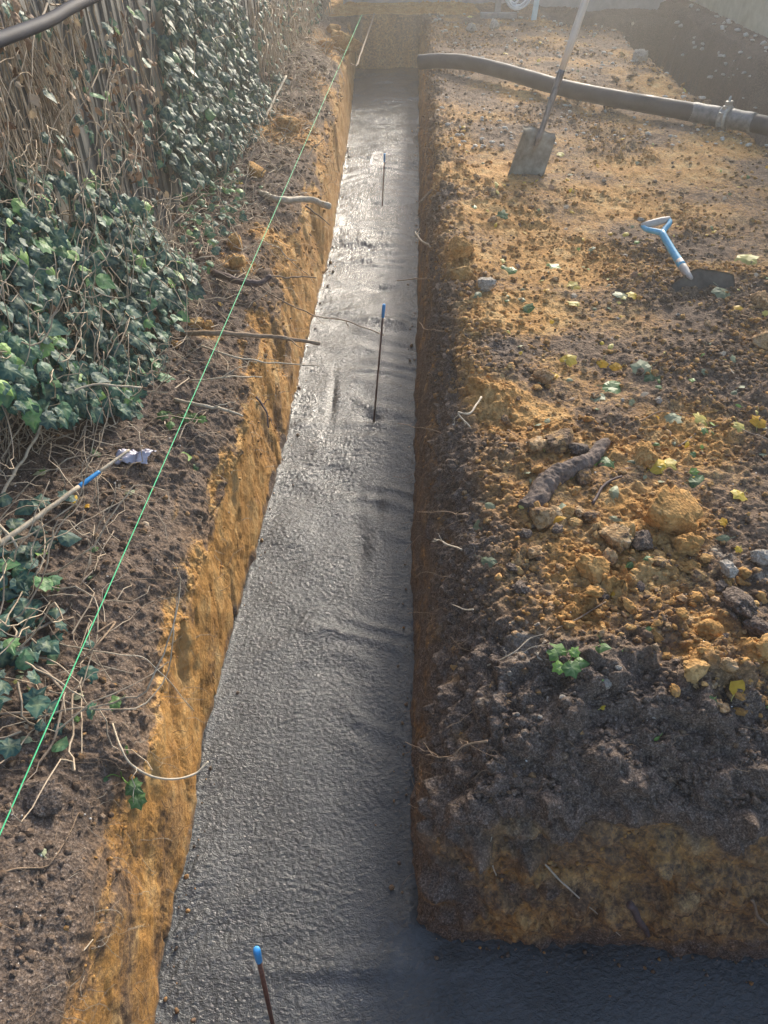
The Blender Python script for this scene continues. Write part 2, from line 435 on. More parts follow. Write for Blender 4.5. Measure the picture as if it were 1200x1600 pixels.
def base_height(X, Y):
    n_lo = vnoise(np.stack([X * 1.3, Y * 1.3, X * 0], -1), 5)
    n_md = vnoise(np.stack([X * 5, Y * 5, X * 0], -1), 6)
    n_hi = vnoise(np.stack([X * 14, Y * 14, X * 0], -1), 9)
    sR = np.interp(Y, [1.0, 2.2, 4.0, 7], [1.0, .85, .5, .45])
    dR = (X - xR(Y)) / sR + n_md * .018 + n_hi * .006
    dF = (Y - yF(X)) + n_md * .012 + n_hi * .005
    hR = prof(dR, PR); hF = prof(dF, PF)
    hR = np.where(Y > 11.0, np.maximum(hR, -.0), hR)
    top = n_lo * .03 + n_md * .012
    hp = P(1000, 860, 0)
    top = top + .075 * np.exp(-(((X - hp[0]) / .45) ** 2 + ((Y - hp[1]) / .30) ** 2))
    top = top + .05 * np.exp(-((dR - .38) / .16) ** 2) * ss(1.8, 2.6, Y) * (.6 + .6 * n_md)
    tf = ss(-.25, -.02, np.minimum(hR, hF))
    h = smin(hR, hF, .07) + top * tf
    # trench along the house wall and along the back wall
    eS = 2.78 + .08 * vnoise(np.stack([Y * 2.2, Y * 0, Y * 0], -1), 3) + n_hi * .02
    eB = 10.55 + .1 * vnoise(np.stack([X * 2.2, X * 0, X * 0], -1), 4) + n_hi * .02
    dS = np.where(Y > 5.62, eS - X, .5 + (5.62 - Y) * 0)
    dS = np.where(Y > 5.55, np.maximum(eS - X, (5.7 - Y) * 1.0), .5)
    hS = prof(dS, PS)
    hB = np.where(X > 2.0, prof(np.maximum(eB - Y, 2.25 - X), PS), 9)
    h = np.minimum(h, np.minimum(hS, hB))
    # bank under the house wall and the back wall
    h = np.maximum(h, prof(X - 3.62 - n_md * .06, PS) + .04)
    h = np.maximum(h, prof(Y - 11.35 - n_md * .14, PS) - .08 + n_md * .03)
    # left bank
    sl = np.interp(Y, [.5, 1.2, 1.6, 2.2, 3.0, 4.5, 6, 12], [.62, .68, .7, 1.2, 1.9, 1.8, 1.3, 1.2])
    dL = (xL(Y) - X) / sl + (n_md * .018 + n_hi * .006) * ss(-.6, -.45, -.6 + (xL(Y) - X) * 4)
    hL = prof(dL, PL) + (n_lo * .03 + n_md * .012) * ss(.02, .15, dL)
    hL = hL + .09 * np.exp(-((Y - 8) / 1.6) ** 2) * ss(.05, .3, dL)
    h = np.maximum(h, hL)
    # bank behind the camera, unpoured end of the trench
    h = np.maximum(h, prof(-.12 - Y + n_md * .03, PF))
    he = np.where((X < xR(Y) + .3), prof(Y - Y_END - n_md * .22, [(-.05, FLOOR), (0, -.6), (.05, -.5), (.42, -.47), (.5, -.25), (.62, -.08), (.9, 0)]), FLOOR)
    h = np.maximum(h, he)
    return h, dR, dF, dL

def seg(a, b, n): return list(np.linspace(a, b, n, endpoint=False))
# columns: values relative to the trench edges are warped per row
cA = seg(-9, -1.6, 12) + seg(-1.6, -.95, 70) + seg(-.95, -.26, 120) + seg(-.26, -.09, 40) + seg(-.09, .02, 80)     # relative to xL (negative = bank)
cT = seg(.02, .98, 14)                                                                                  # fraction across the trench
cB = seg(-.03, .13, 100) + seg(.13, .40, 62) + seg(.40, 1.2, 130) + seg(1.2, 2.7, 150) + seg(2.7, 3.7, 60) + seg(3.7, 4.6, 30) + seg(4.6, 12, 8) + [12]
rows = seg(-8, -.4, 10) + seg(-.4, -.05, 24) + seg(-.05, .45, 22) + seg(.45, .66, 45) + seg(.66, .96, 110)
y = .96
while y < 12.3:
    rows.append(y); y += min(max(.0038, .85 * (y * y + 2.25) / 1108), .022)
rows += seg(12.3, 20, 12) + [20]
rows = np.array(rows)
xl, xr = xL(rows), xR(rows)
A_ = xl[:, None] + np.array(cA)[None]
T_ = xl[:, None] + (xr - xl)[:, None] * np.array(cT)[None]
B_ = xr[:, None] + np.array(cB)[None]
X0 = np.concatenate([A_, T_, B_], 1)
Y0 = np.broadcast_to(rows[:, None], X0.shape).copy()
H, dR, dF, dL = base_height(X0, Y0)
P0 = np.stack([X0, Y0, H], -1)
def grid_normals(Pm):
    du = np.gradient(Pm, axis=1); dv = np.gradient(Pm, axis=0)
    N = np.cross(du, dv); return N / (np.linalg.norm(N, axis=-1, keepdims=True) + 1e-9)
N0 = grid_normals(P0)
near = 1 - ss(3.0, 8.0, Y0) * .35
isL = X0 < (xL(Y0) + .1)
edge = np.minimum(dR, dF)
face = 1 - ss(.05, .45, np.abs(N0[..., 2]))                      # 1 on cut faces
# how crumbly the surface is
heapc = P(1000, 900, 0)
crumb = .30 + .75 * np.exp(-(((X0 - heapc[0]) / .55) ** 2 + ((Y0 - heapc[1]) / .36) ** 2))
crumb = np.maximum(crumb, .95 * np.exp(-((dR - .22) / .28) ** 2))
crumb = np.maximum(crumb, .85 * np.exp(-((dF - .35) / .3) ** 2))
crumb = np.maximum(crumb, .25 + .7 * ss(-.05, .5, vnoise(np.stack([X0 * 2.4, Y0 * 2.4, X0 * 0], -1), 21)))
crumb = np.where(isL, .45 + .3 * vnoise(np.stack([X0 * 3, Y0 * 3, X0 * 0], -1), 22), crumb)
crumb = crumb * (1 - np.where(isL, .80, .45) * face)
w1, id1 = worley(P0 * 18 + .6 * np.stack([vnoise(P0 * 25, 51), vnoise(P0 * 25, 52), vnoise(P0 * 25, 53)], -1), 31)
w2, id2 = worley(P0 * 52, 41)
b1 = np.clip(.62 - w1, -.2, 1) * (.3 + 1.1 * id1 * id1)
b2 = np.clip(.6 - w2, -.2, 1) * (.3 + 1.0 * id2)
disp = crumb * (b1 * .052 + b2 * .020) + fbm(P0, 11, 4, 61) * .016 + fbm(P0, 60, 3, 71) * .006 * (.4 + crumb)
# scrape marks left by the digger bucket on the cut faces: long in y and z, short in x; clods torn from the front face
th = math.radians(48)
Pst = np.stack([P0[..., 0], P0[..., 1] * math.sin(th) - P0[..., 2] * math.cos(th), P0[..., 1] * math.cos(th) + P0[..., 2] * math.sin(th)], -1)
Pst = Pst + np.stack([vnoise(P0 * 5.3 + 3, 121) * .02, vnoise(P0 * 6.1 + 7, 122) * .035 + vnoise(P0 * 19.7, 123) * .010, vnoise(P0 * 4.7, 124) * .06], -1)
sc_l = fbm(Pst, (8, 17, 3), 3, 81) * .011 + fbm(P0, (31, 37, 29), 3, 83) * .0030 - np.clip(fbm(Pst, (12, 31, 4), 2, 88) - .25, 0, 1) * .03
chunk_w, chunk_id = worley(P0 * (9, 9, 12) + .5 * np.stack([vnoise(P0 * 14, 54), vnoise(P0 * 14, 55), vnoise(P0 * 14, 56)], -1), 33)
tear = np.clip(.66 - chunk_w, 0, 1) * .10 * chunk_id * (1 - .5 * ss(.2, .4, dF)) + np.clip(fbm(P0, (14, 14, 20), 4, 85) + .1, 0, 1) * .065 + np.clip(.6 - worley(P0 * (13, 13, 17), 87)[0], 0, 1) * .045 * ss(-.5, -.2, H)
frontface = (1 - ss(.42, .58, dF)) * ss(.01, .08, X0 - xR(Y0)) * ss(-.59, -.48, H)
disp = disp * (1 - .5 * face) + face * sc_l + frontface * tear
P1 = P0 + N0 * disp[..., None]
P1[..., 2] += 0
# keep surfaces from poking through the concrete inside the trench
XY = P0[..., :2]
zz = P1[..., 2] + fbm(P0, 9, 3, 91) * .05
clay_f = ss(-.10, -.20, zz)
clayR = np.maximum(clay_f * .80, splat(XY, CLAY) * 1.25 + .28 + .38 * vnoise(P0 * 3.7, 99))
clay_f = ss(-.09, -.21, P1[..., 2] + fbm(P0, (40, 5, 5), 4, 92) * .14)
clayL = np.maximum(clay_f * (1.0 + .35 * vnoise(P0 * (30, 4, 4), 93)), splat(XY, CLAYL))
clay = np.where(isL, clayL, clayR)
darkR = splat(XY, DARK)
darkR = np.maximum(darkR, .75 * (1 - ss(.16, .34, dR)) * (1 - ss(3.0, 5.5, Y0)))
darkR = np.maximum(darkR, .85 * (1 - ss(.30, .55, dF)))
darkR = darkR * (1 - ss(-.13, -.22, zz) * .9)
darkL = .62 * (1 - splat(XY, CLAYL)) * (1 - ss(-.07, -.2, zz)) + .12 * vnoise(P0 * 3.3, 95)
darkR = darkR + (~isL) * ss(-.08, -.2, zz) * (.10 + .9 * fbm(P0, (9, 9, 13), 3, 98)) * (1 - ss(3, 6, Y0) * .5)
darkL = darkL + .5 * clay_f * ss(.12, .5, fbm(Pst * (3, 8, 2), 1, 3, 125)) * (Y0 < 4)
dark = np.where(isL, darkL, darkR)
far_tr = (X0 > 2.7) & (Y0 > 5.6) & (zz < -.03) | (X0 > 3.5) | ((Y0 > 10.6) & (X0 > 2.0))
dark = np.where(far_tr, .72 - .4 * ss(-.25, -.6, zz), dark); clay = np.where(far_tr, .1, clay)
clay = np.where(isL & (Y0 < 1.6), clay * (.62 + .38 * ss(.6, 1.5, Y0) + .35 * vnoise(Pst * (6, 14, 3), 96)), clay)
clay = np.where((Y0 > 11.1) & (X0 < 1.2), .8, clay); dark = np.where((Y0 > 11.1) & (X0 < 1.2), 0, dark)
wall_shade = (~isL) * (1 - ss(.13, .2, dR)) * ss(-.1, -.2, zz) * (1 - ss(6, 9, Y0) * .5)
dark = dark + wall_shade * .50; clay = clay - wall_shade * .12  # shade of the right trench wall painted in as darker, browner soil
pale = np.where(isL, .06 + .30 * ss(-.15, -.3, zz) * ss(-.2, .6, vnoise(Pst * (3, 7, 1.5), 89)), splat(XY, PALE) + .04)
wet = np.clip(face * .9, 0, 1) * np.where(isL, 1, .25)
# the lower right-hand cut: browner clay, some of its shade put into the colour
dark = dark + .55 * ss(-.545, -.585, P0[..., 2] + .02 * vnoise(P0 * 18, 94)) * (P0[..., 2] > -.64)
cut = (~isL) * ss(-.08, -.22, zz)
clay = clay * (1 - cut * (.52 - .06 * (1 - ss(.12, .3, dF)) * (X0 > .2) - .35 * fbm(P0, (6, 6, 12), 3, 97) - .25 * ss(2.5, 5, Y0)))

def grid_faces(nr, nc, keep=None):
    i = np.arange(nr - 1)[:, None] * nc; j = np.arange(nc - 1)[None]
    f = np.stack([i + j, i + j + 1, i + nc + j + 1, i + nc + j], -1)
    if keep is not None: f = f[keep]
    return f.reshape(-1, 4)
g = MB()
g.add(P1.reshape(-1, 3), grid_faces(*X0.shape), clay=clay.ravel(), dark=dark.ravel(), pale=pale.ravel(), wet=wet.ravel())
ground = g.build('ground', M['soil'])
tag(ground, kind='structure')
ZG = P1[..., 2].copy()
CLAYG, DARKG, PALEG = clay, dark, pale
def gz(x, y):
    j = min(max(int(np.searchsorted(rows, y)), 1), len(rows) - 1)
    if rows[j] - y > y - rows[j - 1]: j -= 1
    i = min(max(int(np.searchsorted(X0[j], x)), 1), X0.shape[1] - 1)
    t = (x - X0[j, i - 1]) / (X0[j, i] - X0[j, i - 1])
    return float(ZG[j, i - 1] * (1 - t) + ZG[j, i] * t)
def gidx(x, y):
    j = min(int(np.searchsorted(rows, y)), len(rows) - 1)
    return j, min(int(np.searchsorted(X0[j], x)), X0.shape[1] - 1)
def PG(u, v, up=0.0):
    """where the ray of a pixel meets the ground"""
    d = ray(u, v); t = 1.0 / -d[2] * .9
    step = .012
    for _ in range(1500):
        q = np.array([0, 0, CAM_H]) + d * t
        if q[2] < gz(q[0], q[1]) or q[2] < -.62: break
        t += step * max(1, t * .5)
    q[2] = max(gz(q[0], q[1]), -.6) if q[2] > -.55 else q[2]
    return q + np.array([0, 0, up])
def gnormal(x, y, e=.03):
    n = Vector((gz(x - e, y) - gz(x + e, y), gz(x, y - e) - gz(x, y + e), 2 * e)); return n.normalized()

# ------------------------------------------------------------------ wet concrete
cT = np.linspace(-.06, 1.06, 190)
cF = np.concatenate([np.linspace(.012, 1.5, 330), np.linspace(1.6, 3.5, 20)])
r2 = []
y = -.2
while y < .3: r2.append(y); y += .02
while y < 11.15: r2.append(y); y += min(max(.0038, .8 * (y * y + 4.4) / 1500), .02)
r2 = np.array(r2)
a = xL(r2) - .05; bb = xR(r2) + .05
Xc = np.concatenate([a[:, None] + (bb - a)[:, None] * np.linspace(0, 1, 190)[None], bb[:, None] + cF[None]], 1)
Yc = np.broadcast_to(r2[:, None], Xc.shape)
Pc = np.stack([Xc, Yc, np.zeros_like(Xc)], -1)
xc = (Xc - (xL(Yc) + xR(Yc)) / 2)
ph = Yc + 1.5 * xc ** 2 + .06 * vnoise(Pc * 4, 112)
warp = np.stack([Xc + .03 * vnoise(Pc * 7, 3), ph + .05 * vnoise(Pc * 6, 4), Xc * 0], -1)
warp = warp + np.stack([.010 * vnoise(Pc * 26, 117), .012 * vnoise(Pc * 22, 118), Xc * 0], -1)
mk = ss(-.25, .35, fbm(Pc, (5, 7, 1), 3, 119))
coarse = (1 - np.abs(fbm(warp, (20, 62, 1), 4, 101, .6))) * .0060
fine = (1 - np.abs(fbm(warp, (38, 125, 1), 3, 103, .65))) * .0034 + fbm(warp, (120, 210, 1), 2, 108) * .0030
rip = (.7 + .6 * vnoise(Pc * 5, 109)) * (coarse * mk * 1.15 + fine * (.85 - .5 * mk))
arcs = np.abs(np.sin(ph * 21 + 2.0 * vnoise(Pc * (2, 5, 1), 113))) ** 3 * .0042 * ss(-.3, .4, vnoise(Pc * (3, 3, 1), 114)) * ss(.3, .8, Yc)
agg = np.clip(.5 - worley(Pc * (75, 75, 1), 115)[0], 0, 1) * .006
rip = rip * (.55 + .6 * ss(-.35, .45, vnoise(Pc * (4.5, 3.2, 1), 116))) * np.interp(Yc, [.5, 2, 3, 6], [.72, .9, 1.6, 3.0]) + arcs * np.interp(Yc, [1, 4], [1, 2.2]) + agg
big = vnoise(Pc * 3.1, 105) * .006 + vnoise(Pc * 8, 106) * .003
Zc = -.6 + rip + big
for (u, v, ru, rv, dz) in [(580, 655, .05, .04, -.02), (600, 318, .22, .05, -.025), (560, 800, .05, .20, -.012), (565, 860, .03, .09, -.015), (590, 790, .03, .10, -.014),
                           (600, 450, .10, .05, -.02), (520, 620, .02, .2, -.012), (590, 160, .12, .25, -.02), (640, 1440, .06, .06, .015), (590, 1500, .2, .03, .01), (540, 1520, .2, .02, .008)]:
    c = P(u, v, -.6)
    Zc = Zc + dz * np.exp(-(((Xc - c[0]) / ru) ** 2 + ((Yc - c[1]) / rv) ** 2))
# slight curl up against the earth
Zc = Zc + .005 * np.exp(-np.minimum(np.abs(Xc - xL(Yc)), np.abs(Xc - xR(Yc)) + (Yc < .7) * 9) / .02)
slur = splat(np.stack([Xc, Yc], -1), [(600, 1490, .07, .9), (560, 1530, .07, .8), (660, 1490, .06, .7), (720, 1530, .06, .6), (520, 1550, .05, .5), (780, 1540, .08, .4)], -.6)
slur = .7 * slur * (.0 + 1.0 * ss(-.15, .25, fbm(Pc, (20, 34, 1), 4, 111, .65)))
smooth = 1 - .35 * np.clip(slur, 0, 1)
Zc = -.6 + (Zc + .6) * smooth
keep = np.ones((len(r2) - 1, Xc.shape[1] - 1), bool)
keep[:, 190:] = (r2[:-1] < .95)[:, None]
g = MB(); g.add(np.stack([Xc, Yc, Zc], -1).reshape(-1, 3), grid_faces(len(r2), Xc.shape[1], keep), slurry=slur.ravel())
conc = g.build('concrete_footing', M['concrete'])
tag(conc, 'wet grey freshly poured concrete filling the bottom of the trench', 'concrete', kind='structure')

# ------------------------------------------------------------------ fence and walls
FA, FB = -1.36, .05
def xf(y): return FA + FB * y
def add_box(name, c, s, m, parent=None, rot=None, bev=.004):
    mb = MB(); box(mb, (0, 0, 0), s, rot); o = mb.build(name, m, parent, smooth=False); o.location = c
    if bev: bevel(o, bev)
    return o
fence = tag(empty('timber_fence', (xf(0), 0, 0), (0, 0, -math.atan(FB))), 'weathered grey upright board fence along the left of the trench, overgrown by ivy', 'fence')
yy = -1.2
bay = 1.86
while yy < 12.9:
    p = MB(); box(p, (0, 0, 0), (.09, .09, 2.0)); o = p.build('post', M['fence'], fence, smooth=False); o.location = (-.02, yy, .85); bevel(o, .005)
    mb = MB(); k = yy + .05
    while k < yy + bay - .06:
        w = random.uniform(.095, .125)
        box(mb, (.012 + random.uniform(-.004, .004), k + w / 2, .9 + random.uniform(-.01, .01)), (.014, w - random.uniform(.003, .009), 1.8), Matrix.Rotation(random.uniform(-.03, .03) + .09, 3, 'Z') @ Matrix.Rotation(random.uniform(-.006, .006), 3, 'X'))
        if random.random() < .5:
            box(mb, (.026, k + w * random.uniform(.3, .7), .9), (.012, random.uniform(.02, .04), 1.8))
        k += w
    mb.build('board_panel', M['fence'], fence, smooth=False)
    for z in (.25, 1.45):
        mb = MB(); box(mb, (-.03, yy + bay / 2, z), (.04, bay - .092, .07)); mb.build('rail', M['fence'], fence, smooth=False)
    yy += bay

# rough masonry walls round the far corner
def wall(name, p0, p1, h, t, m, z0=-.3, jag=.03):
    p0, p1 = np.array(p0, float), np.array(p1, float)
    L = np.linalg.norm(p1 - p0); n = int(L / .05); nz = int((h - z0) / .05)
    d = (p1 - p0) / L; nr = np.array([-d[1], d[0]])
    S, Z = np.meshgrid(np.linspace(0, L, n), np.linspace(z0, h, nz))
    pts = np.stack([p0[0] + d[0] * S, p0[1] + d[1] * S, Z], -1)
    off = fbm(pts, 2.5, 4, 201) * .02 + fbm(pts, 14, 3, 202) * .008
    fr = pts + off[..., None] * np.array([nr[0], nr[1], 0])
    bk = pts - np.array([nr[0], nr[1], 0]) * t
    mb = MB(); f = grid_faces(*S.shape)
    mb.add(fr.reshape(-1, 3), f); mb.add(bk.reshape(-1, 3), f[:, ::-1])
    for a_, b_ in ((fr[-1], bk[-1]), (fr[:, 0], bk[:, 0]), (fr[:, -1], bk[:, -1])):
        mb.add(np.concatenate([a_, b_]), grid_faces(2, len(a_)))
    return mb.build(name, m)
tag(wall('house_wall', (4.05, 2.0), (4.05, 12.3), 2.6, .25, M['render'], -.02), 'yellowish rough rendered house wall above the deep dark trench on the right', 'wall')
tag(wall('garden_wall', (4.0, 12.0), (-.55, 12.0), 1.15, .2, M['block'], -.15), 'low grey wall closing the far end of the dug area', 'wall')

# ------------------------------------------------------------------ leaves
def lobed(lobes, tipr, valley, n=5, base=.25):
    """outline of a lobed leaf, stalk at the origin, tip towards +y"""
    out = [(0, 0)]
    for k, (ang, r) in enumerate(lobes):
        a = math.radians(ang); out.append((math.sin(a) * r, .32 + math.cos(a) * r))
        if k < len(lobes) - 1:
            a2 = math.radians((ang + lobes[k + 1][0]) / 2); vv = valley * (.55 + .45 * (r + lobes[k + 1][1])); out.append((math.sin(a2) * vv, .32 + math.cos(a2) * vv))
    return np.array(out)
IVY = lobed([(215, .34), (262, .46), (312, .50), (360, .68), (408, .50), (458, .46), (505, .34)], 1, .36)
IVY2 = lobed([(230, .34), (285, .44), (360, .68), (435, .44), (490, .34)], 1, .40)
MAPLE = lobed([(210, .36), (255, .54), (308, .60), (360, .66), (412, .60), (465, .54), (510, .36)], 1, .42)
OVAL = np.array([(0, 0), (-.16, .12), (-.25, .32), (-.22, .6), (-.12, .85), (0, 1), (.12, .85), (.22, .6), (.25, .32), (.16, .12)])
def leaf_tpl(outline, bend=.12, fold=.18, curl=0.0, seed=0):
    """fan leaf with a mid ring; returns verts, tris, vein weights"""
    c = np.array([0, .38]); o = outline
    mid = c + (o - c) * .5
    v2 = np.vstack([c, mid, o]); n = len(o)
    z = -fold * np.abs(v2[:, 0]) - bend * (v2[:, 1] - .4) ** 2 * 2
    rr = np.linalg.norm(v2 - c, axis=1)
    z = z - curl * rr ** 2 + .04 * vnoise(np.stack([v2[:, 0] * 5, v2[:, 1] * 5, v2[:, 0] * 0 + seed], -1), 7)
    V = np.column_stack([v2, z])
    f = []
    for i in range(n):
        j = (i + 1) % n
        f += [[0, 1 + i, 1 + j], [1 + i, 1 + n + i, 1 + n + j], [1 + i, 1 + n + j, 1 + j]]
    vein = np.zeros(len(V)); vein[0] = 1
    for i in range(n):
        if i % 2 == 1: vein[1 + i] = .6
    return V, np.array(f), vein
TPL = {'ivy': [leaf_tpl(IVY, .15, .25, .05, 1), leaf_tpl(IVY2, .2, .3, .05, 2), leaf_tpl(IVY, .1, .15, .2, 3), leaf_tpl(IVY2, .05, .1, -.1, 4)],
       'maple': [leaf_tpl(MAPLE, .25, .2, .1, 5), leaf_tpl(MAPLE, .1, -.15, .4, 6)],
       'oval': [leaf_tpl(OVAL, .3, .3, .1, 7), leaf_tpl(OVAL, .6, .5, .3, 8)]}
def rot_from(nrm, spin, tip=None):
    n_ = Vector(nrm).normalized()
    q = n_.to_track_quat('Z', 'Y')
    if tip is not None:
        t = Vector(tip) - n_ * Vector(tip).dot(n_)
        if t.length > 1e-4:
            t.normalize(); x = t.cross(n_)
            m = Matrix((x, t, n_)).transposed()
            return m @ Matrix.Rotation(spin, 3, 'Z')
    return q.to_matrix() @ Matrix.Rotation(spin, 3, 'Z')
def add_leaf(mb, pos, R, s, kind='ivy', rnd=.5, stalk=True):
    V, f, vein = random.choice(TPL[kind])
    W = (V * s) @ np.array(R).T + np.asarray(pos)
    mb.add(W, f, rnd=rnd, vein=vein)
def in_poly(u, v, poly):
    c = False; j = len(poly) - 1
    for i in range(len(poly)):
        if ((poly[i][1] > v) != (poly[j][1] > v)) and (u < (poly[j][0] - poly[i][0]) * (v - poly[i][1]) / (poly[j][1] - poly[i][1]) + poly[i][0]): c = not c
        j = i
    return c

def ivy_plant(name, label, surf, sampler, n, size, rndf, stems=40, slen=14, drop=.9, group=None, base=None):
    root = tag(empty(name, base), label, 'ivy', group)
    mb = MB(); k = 0; pts = []
    tries = 0
    while k < n and tries < n * 60:
        tries += 1
        q = sampler()
        if q is None: continue
        pos, nr = q
        nr = Vector(nr) + Vector((random.gauss(0, .42), random.gauss(0, .42), random.gauss(0, .38)))
        tip = (random.gauss(0, .35) + .12, random.gauss(0, .5), -drop)
        R = rot_from(nr, random.gauss(0, .45), tip)
        s = random.uniform(*size) * (1 if random.random() < .8 else .65)
        add_leaf(mb, pos - np.array(base), R, s, 'ivy', min(.99, max(.01, rndf(pos))))
        pts.append(pos); k += 1
    mb.build('foliage', M['ivy'], root, smooth=False)
    mb = MB()
    for _ in range(stems):
        p = random.choice(pts).copy() + np.array([-.04, 0, 0]); d = np.array([random.gauss(0, .12), random.gauss(0, .6), random.choice((-1, 1, 1)) * random.uniform(.3, 1)])
        if drop < .3: d = np.array([random.gauss(0, 1), random.gauss(0, 1), .05])
        line = [p.copy()]
        for i in range(slen):
            d = d * .85 + np.array([random.gauss(0, .1), random.gauss(0, .25), random.gauss(0, .22)])
            p = p + d / (np.linalg.norm(d) + .1) * .035
            p[2] = max(p[2], gz(p[0], p[1]) + .004)
            p[0] = max(p[0], xf(p[1]) + .03)
            line.append(p.copy())
        tube(mb, np.array(line) - np.array(base), np.linspace(.0028, .0012, len(line)), 4, cap=False)
        if drop < .3: mb.build('stem', M['vine'], root); mb = MB()
    if mb.n: mb.build('stem', M['vine'], root)
    return root

# ivy bush leaning on the fence base
POLY_BUSH = [(-40, 262), (60, 240), (140, 285), (215, 300), (250, 370), (300, 400), (315, 450), (275, 500), (262, 560), (290, 620), (322, 700), (290, 715), (235, 655), (190, 632), (100, 650), (-40, 640)]
def bush_x(y, z): return xf(y) + .07 + .31 * max(0, 1 - z / .78) ** .8
def bush_sampler():
    y = random.uniform(.9, 4.0); z = random.uniform(.0, .85)
    dep = random.random() ** 2 * .12
    x = bush_x(y, z) - dep + .03 * float(vnoise(np.array([y * 6., z * 6., 0.]), 3))
    z = max(z, gz(x, y) + .02)
    u, v = project(np.array([x, y, z]))
    if not in_poly(u, v, POLY_BUSH): return None
    dens = .62 + .75 * float(vnoise(np.array([y * 5.0, z * 6.0, 3.]), 8)) 
    if v < 360: dens *= .35 + .4 * (v - 250) / 110
    if random.random() > dens: return None
    return np.array([x, y, z]), (1.0, -.25, .55)
ivy_plant('ivy_plant', 'big bush of dark green ivy heaped against the foot of the fence', None, bush_sampler, 1700, (.030, .078),
          lambda p: .38 + random.gauss(0, .2) + (.35 if random.random() < .15 else 0) + .2 * float(vnoise(p * 7, 12)), 230, 18, base=(-1.1, 2.0, .1))
# ivy sheet climbing the boards further on
POLY_SHEET = [(250, -20), (372, -20), (395, 60), (400, 130), (445, 110), (450, 165), (405, 205), (350, 260), (300, 292), (262, 285), (243, 200), (256, 120), (240, 60)]
def sheet_sampler():
    y = random.uniform(3.2, 9.0) ; z = random.uniform(0, 1.3)
    x = xf(y) + .05 + random.random() * .09 + .10 * max(0, 1 - z / .35)
    z = max(z, gz(x, y) + .01)
    u, v = project(np.array([x, y, z]))
    if not in_poly(u, v, POLY_SHEET): return None
    if random.random() > .7 + .6 * float(vnoise(np.array([y * 4.0, z * 5.0, 9.]), 8)) - .5 * ss(255, 240, u): return None
    return np.array([x, y, z]), (1.0, -.35, .45)
ivy_plant('ivy_plant', 'upright sheet of blue-green ivy climbing the fence beside its bare boards', None, sheet_sampler, 1500, (.04, .09),
          lambda p: .28 + random.gauss(0, .15) + (.3 if random.random() < .06 else 0), 50, 16, base=(-1.05, 4.6, .1))
# sprigs on the bank at the lower left
def bank_sampler():
    y = random.uniform(.55, 2.0); x = random.uniform(-1.25, -.62); z = gz(x, y) + .01 + random.random() * .05
    u, v = project(np.array([x, y, z]))
    if not (-30 < u < 120 and 780 < v < 1180 or (10 < u < 220 and 1000 < v < 1120) ): return None
    if random.random() > .95 - u / 160 + .5 * float(vnoise(np.array([x * 9, y * 9, 2.]), 5)): return None
    return np.array([x, y, z]), (.35, -.2, 1.0)
ivy_plant('ivy_plant', 'low straggling ivy over the dark bank at the left edge, below the green line', None, bank_sampler, 95, (.04, .07),
          lambda p: .35 + random.gauss(0, .2) + (.3 if random.random() < .15 else 0), 34, 18, 0.1, base=(-1.0, 1.2, .1))
# upper left: a few leaves among the dry stems
def thin_sampler():
    y = random.uniform(1.6, 10.5); z = random.uniform(.05, 1.3); x = xf(y) + .06 + random.random() * .06
    z = max(z, gz(x, y) + .01)
    u, v = project(np.array([x, y, z]))
    if not (-20 < u < 640 and -10 < v < 330): return None
    if 240 < u < 400 and random.random() < .8: return None
    return np.array([x, y, z]), (1.0, -.3, .4)
ivy_plant('ivy_plant', 'thin scattered ivy leaves dotted over the brown stems and boards of the fence', None, thin_sampler, 420, (.035, .065),
          lambda p: .45 + random.gauss(0, .25), 30, 12, base=(-1.2, 3.0, .1))
def verge_sampler():
    y = random.uniform(2.6, 5.6); x = random.uniform(-1.15, -.6); z = gz(x, y) + .01 + random.random() * .05
    u, v = project(np.array([x, y, z]))
    if not in_poly(u, v, [(262, 290), (330, 250), (380, 270), (392, 320), (345, 370), (320, 440), (280, 380)]): return None
    return np.array([x, y, z]), (.3, -.3, 1.0)
ivy_plant('ivy_plant', 'low tangle of pale green leaves on the verge between ivy and orange clay lumps', None, verge_sampler, 210, (.03, .06),
          lambda p: .72 + random.gauss(0, .15), 50, 14, 0.1, base=(-.9, 3.6, .1))

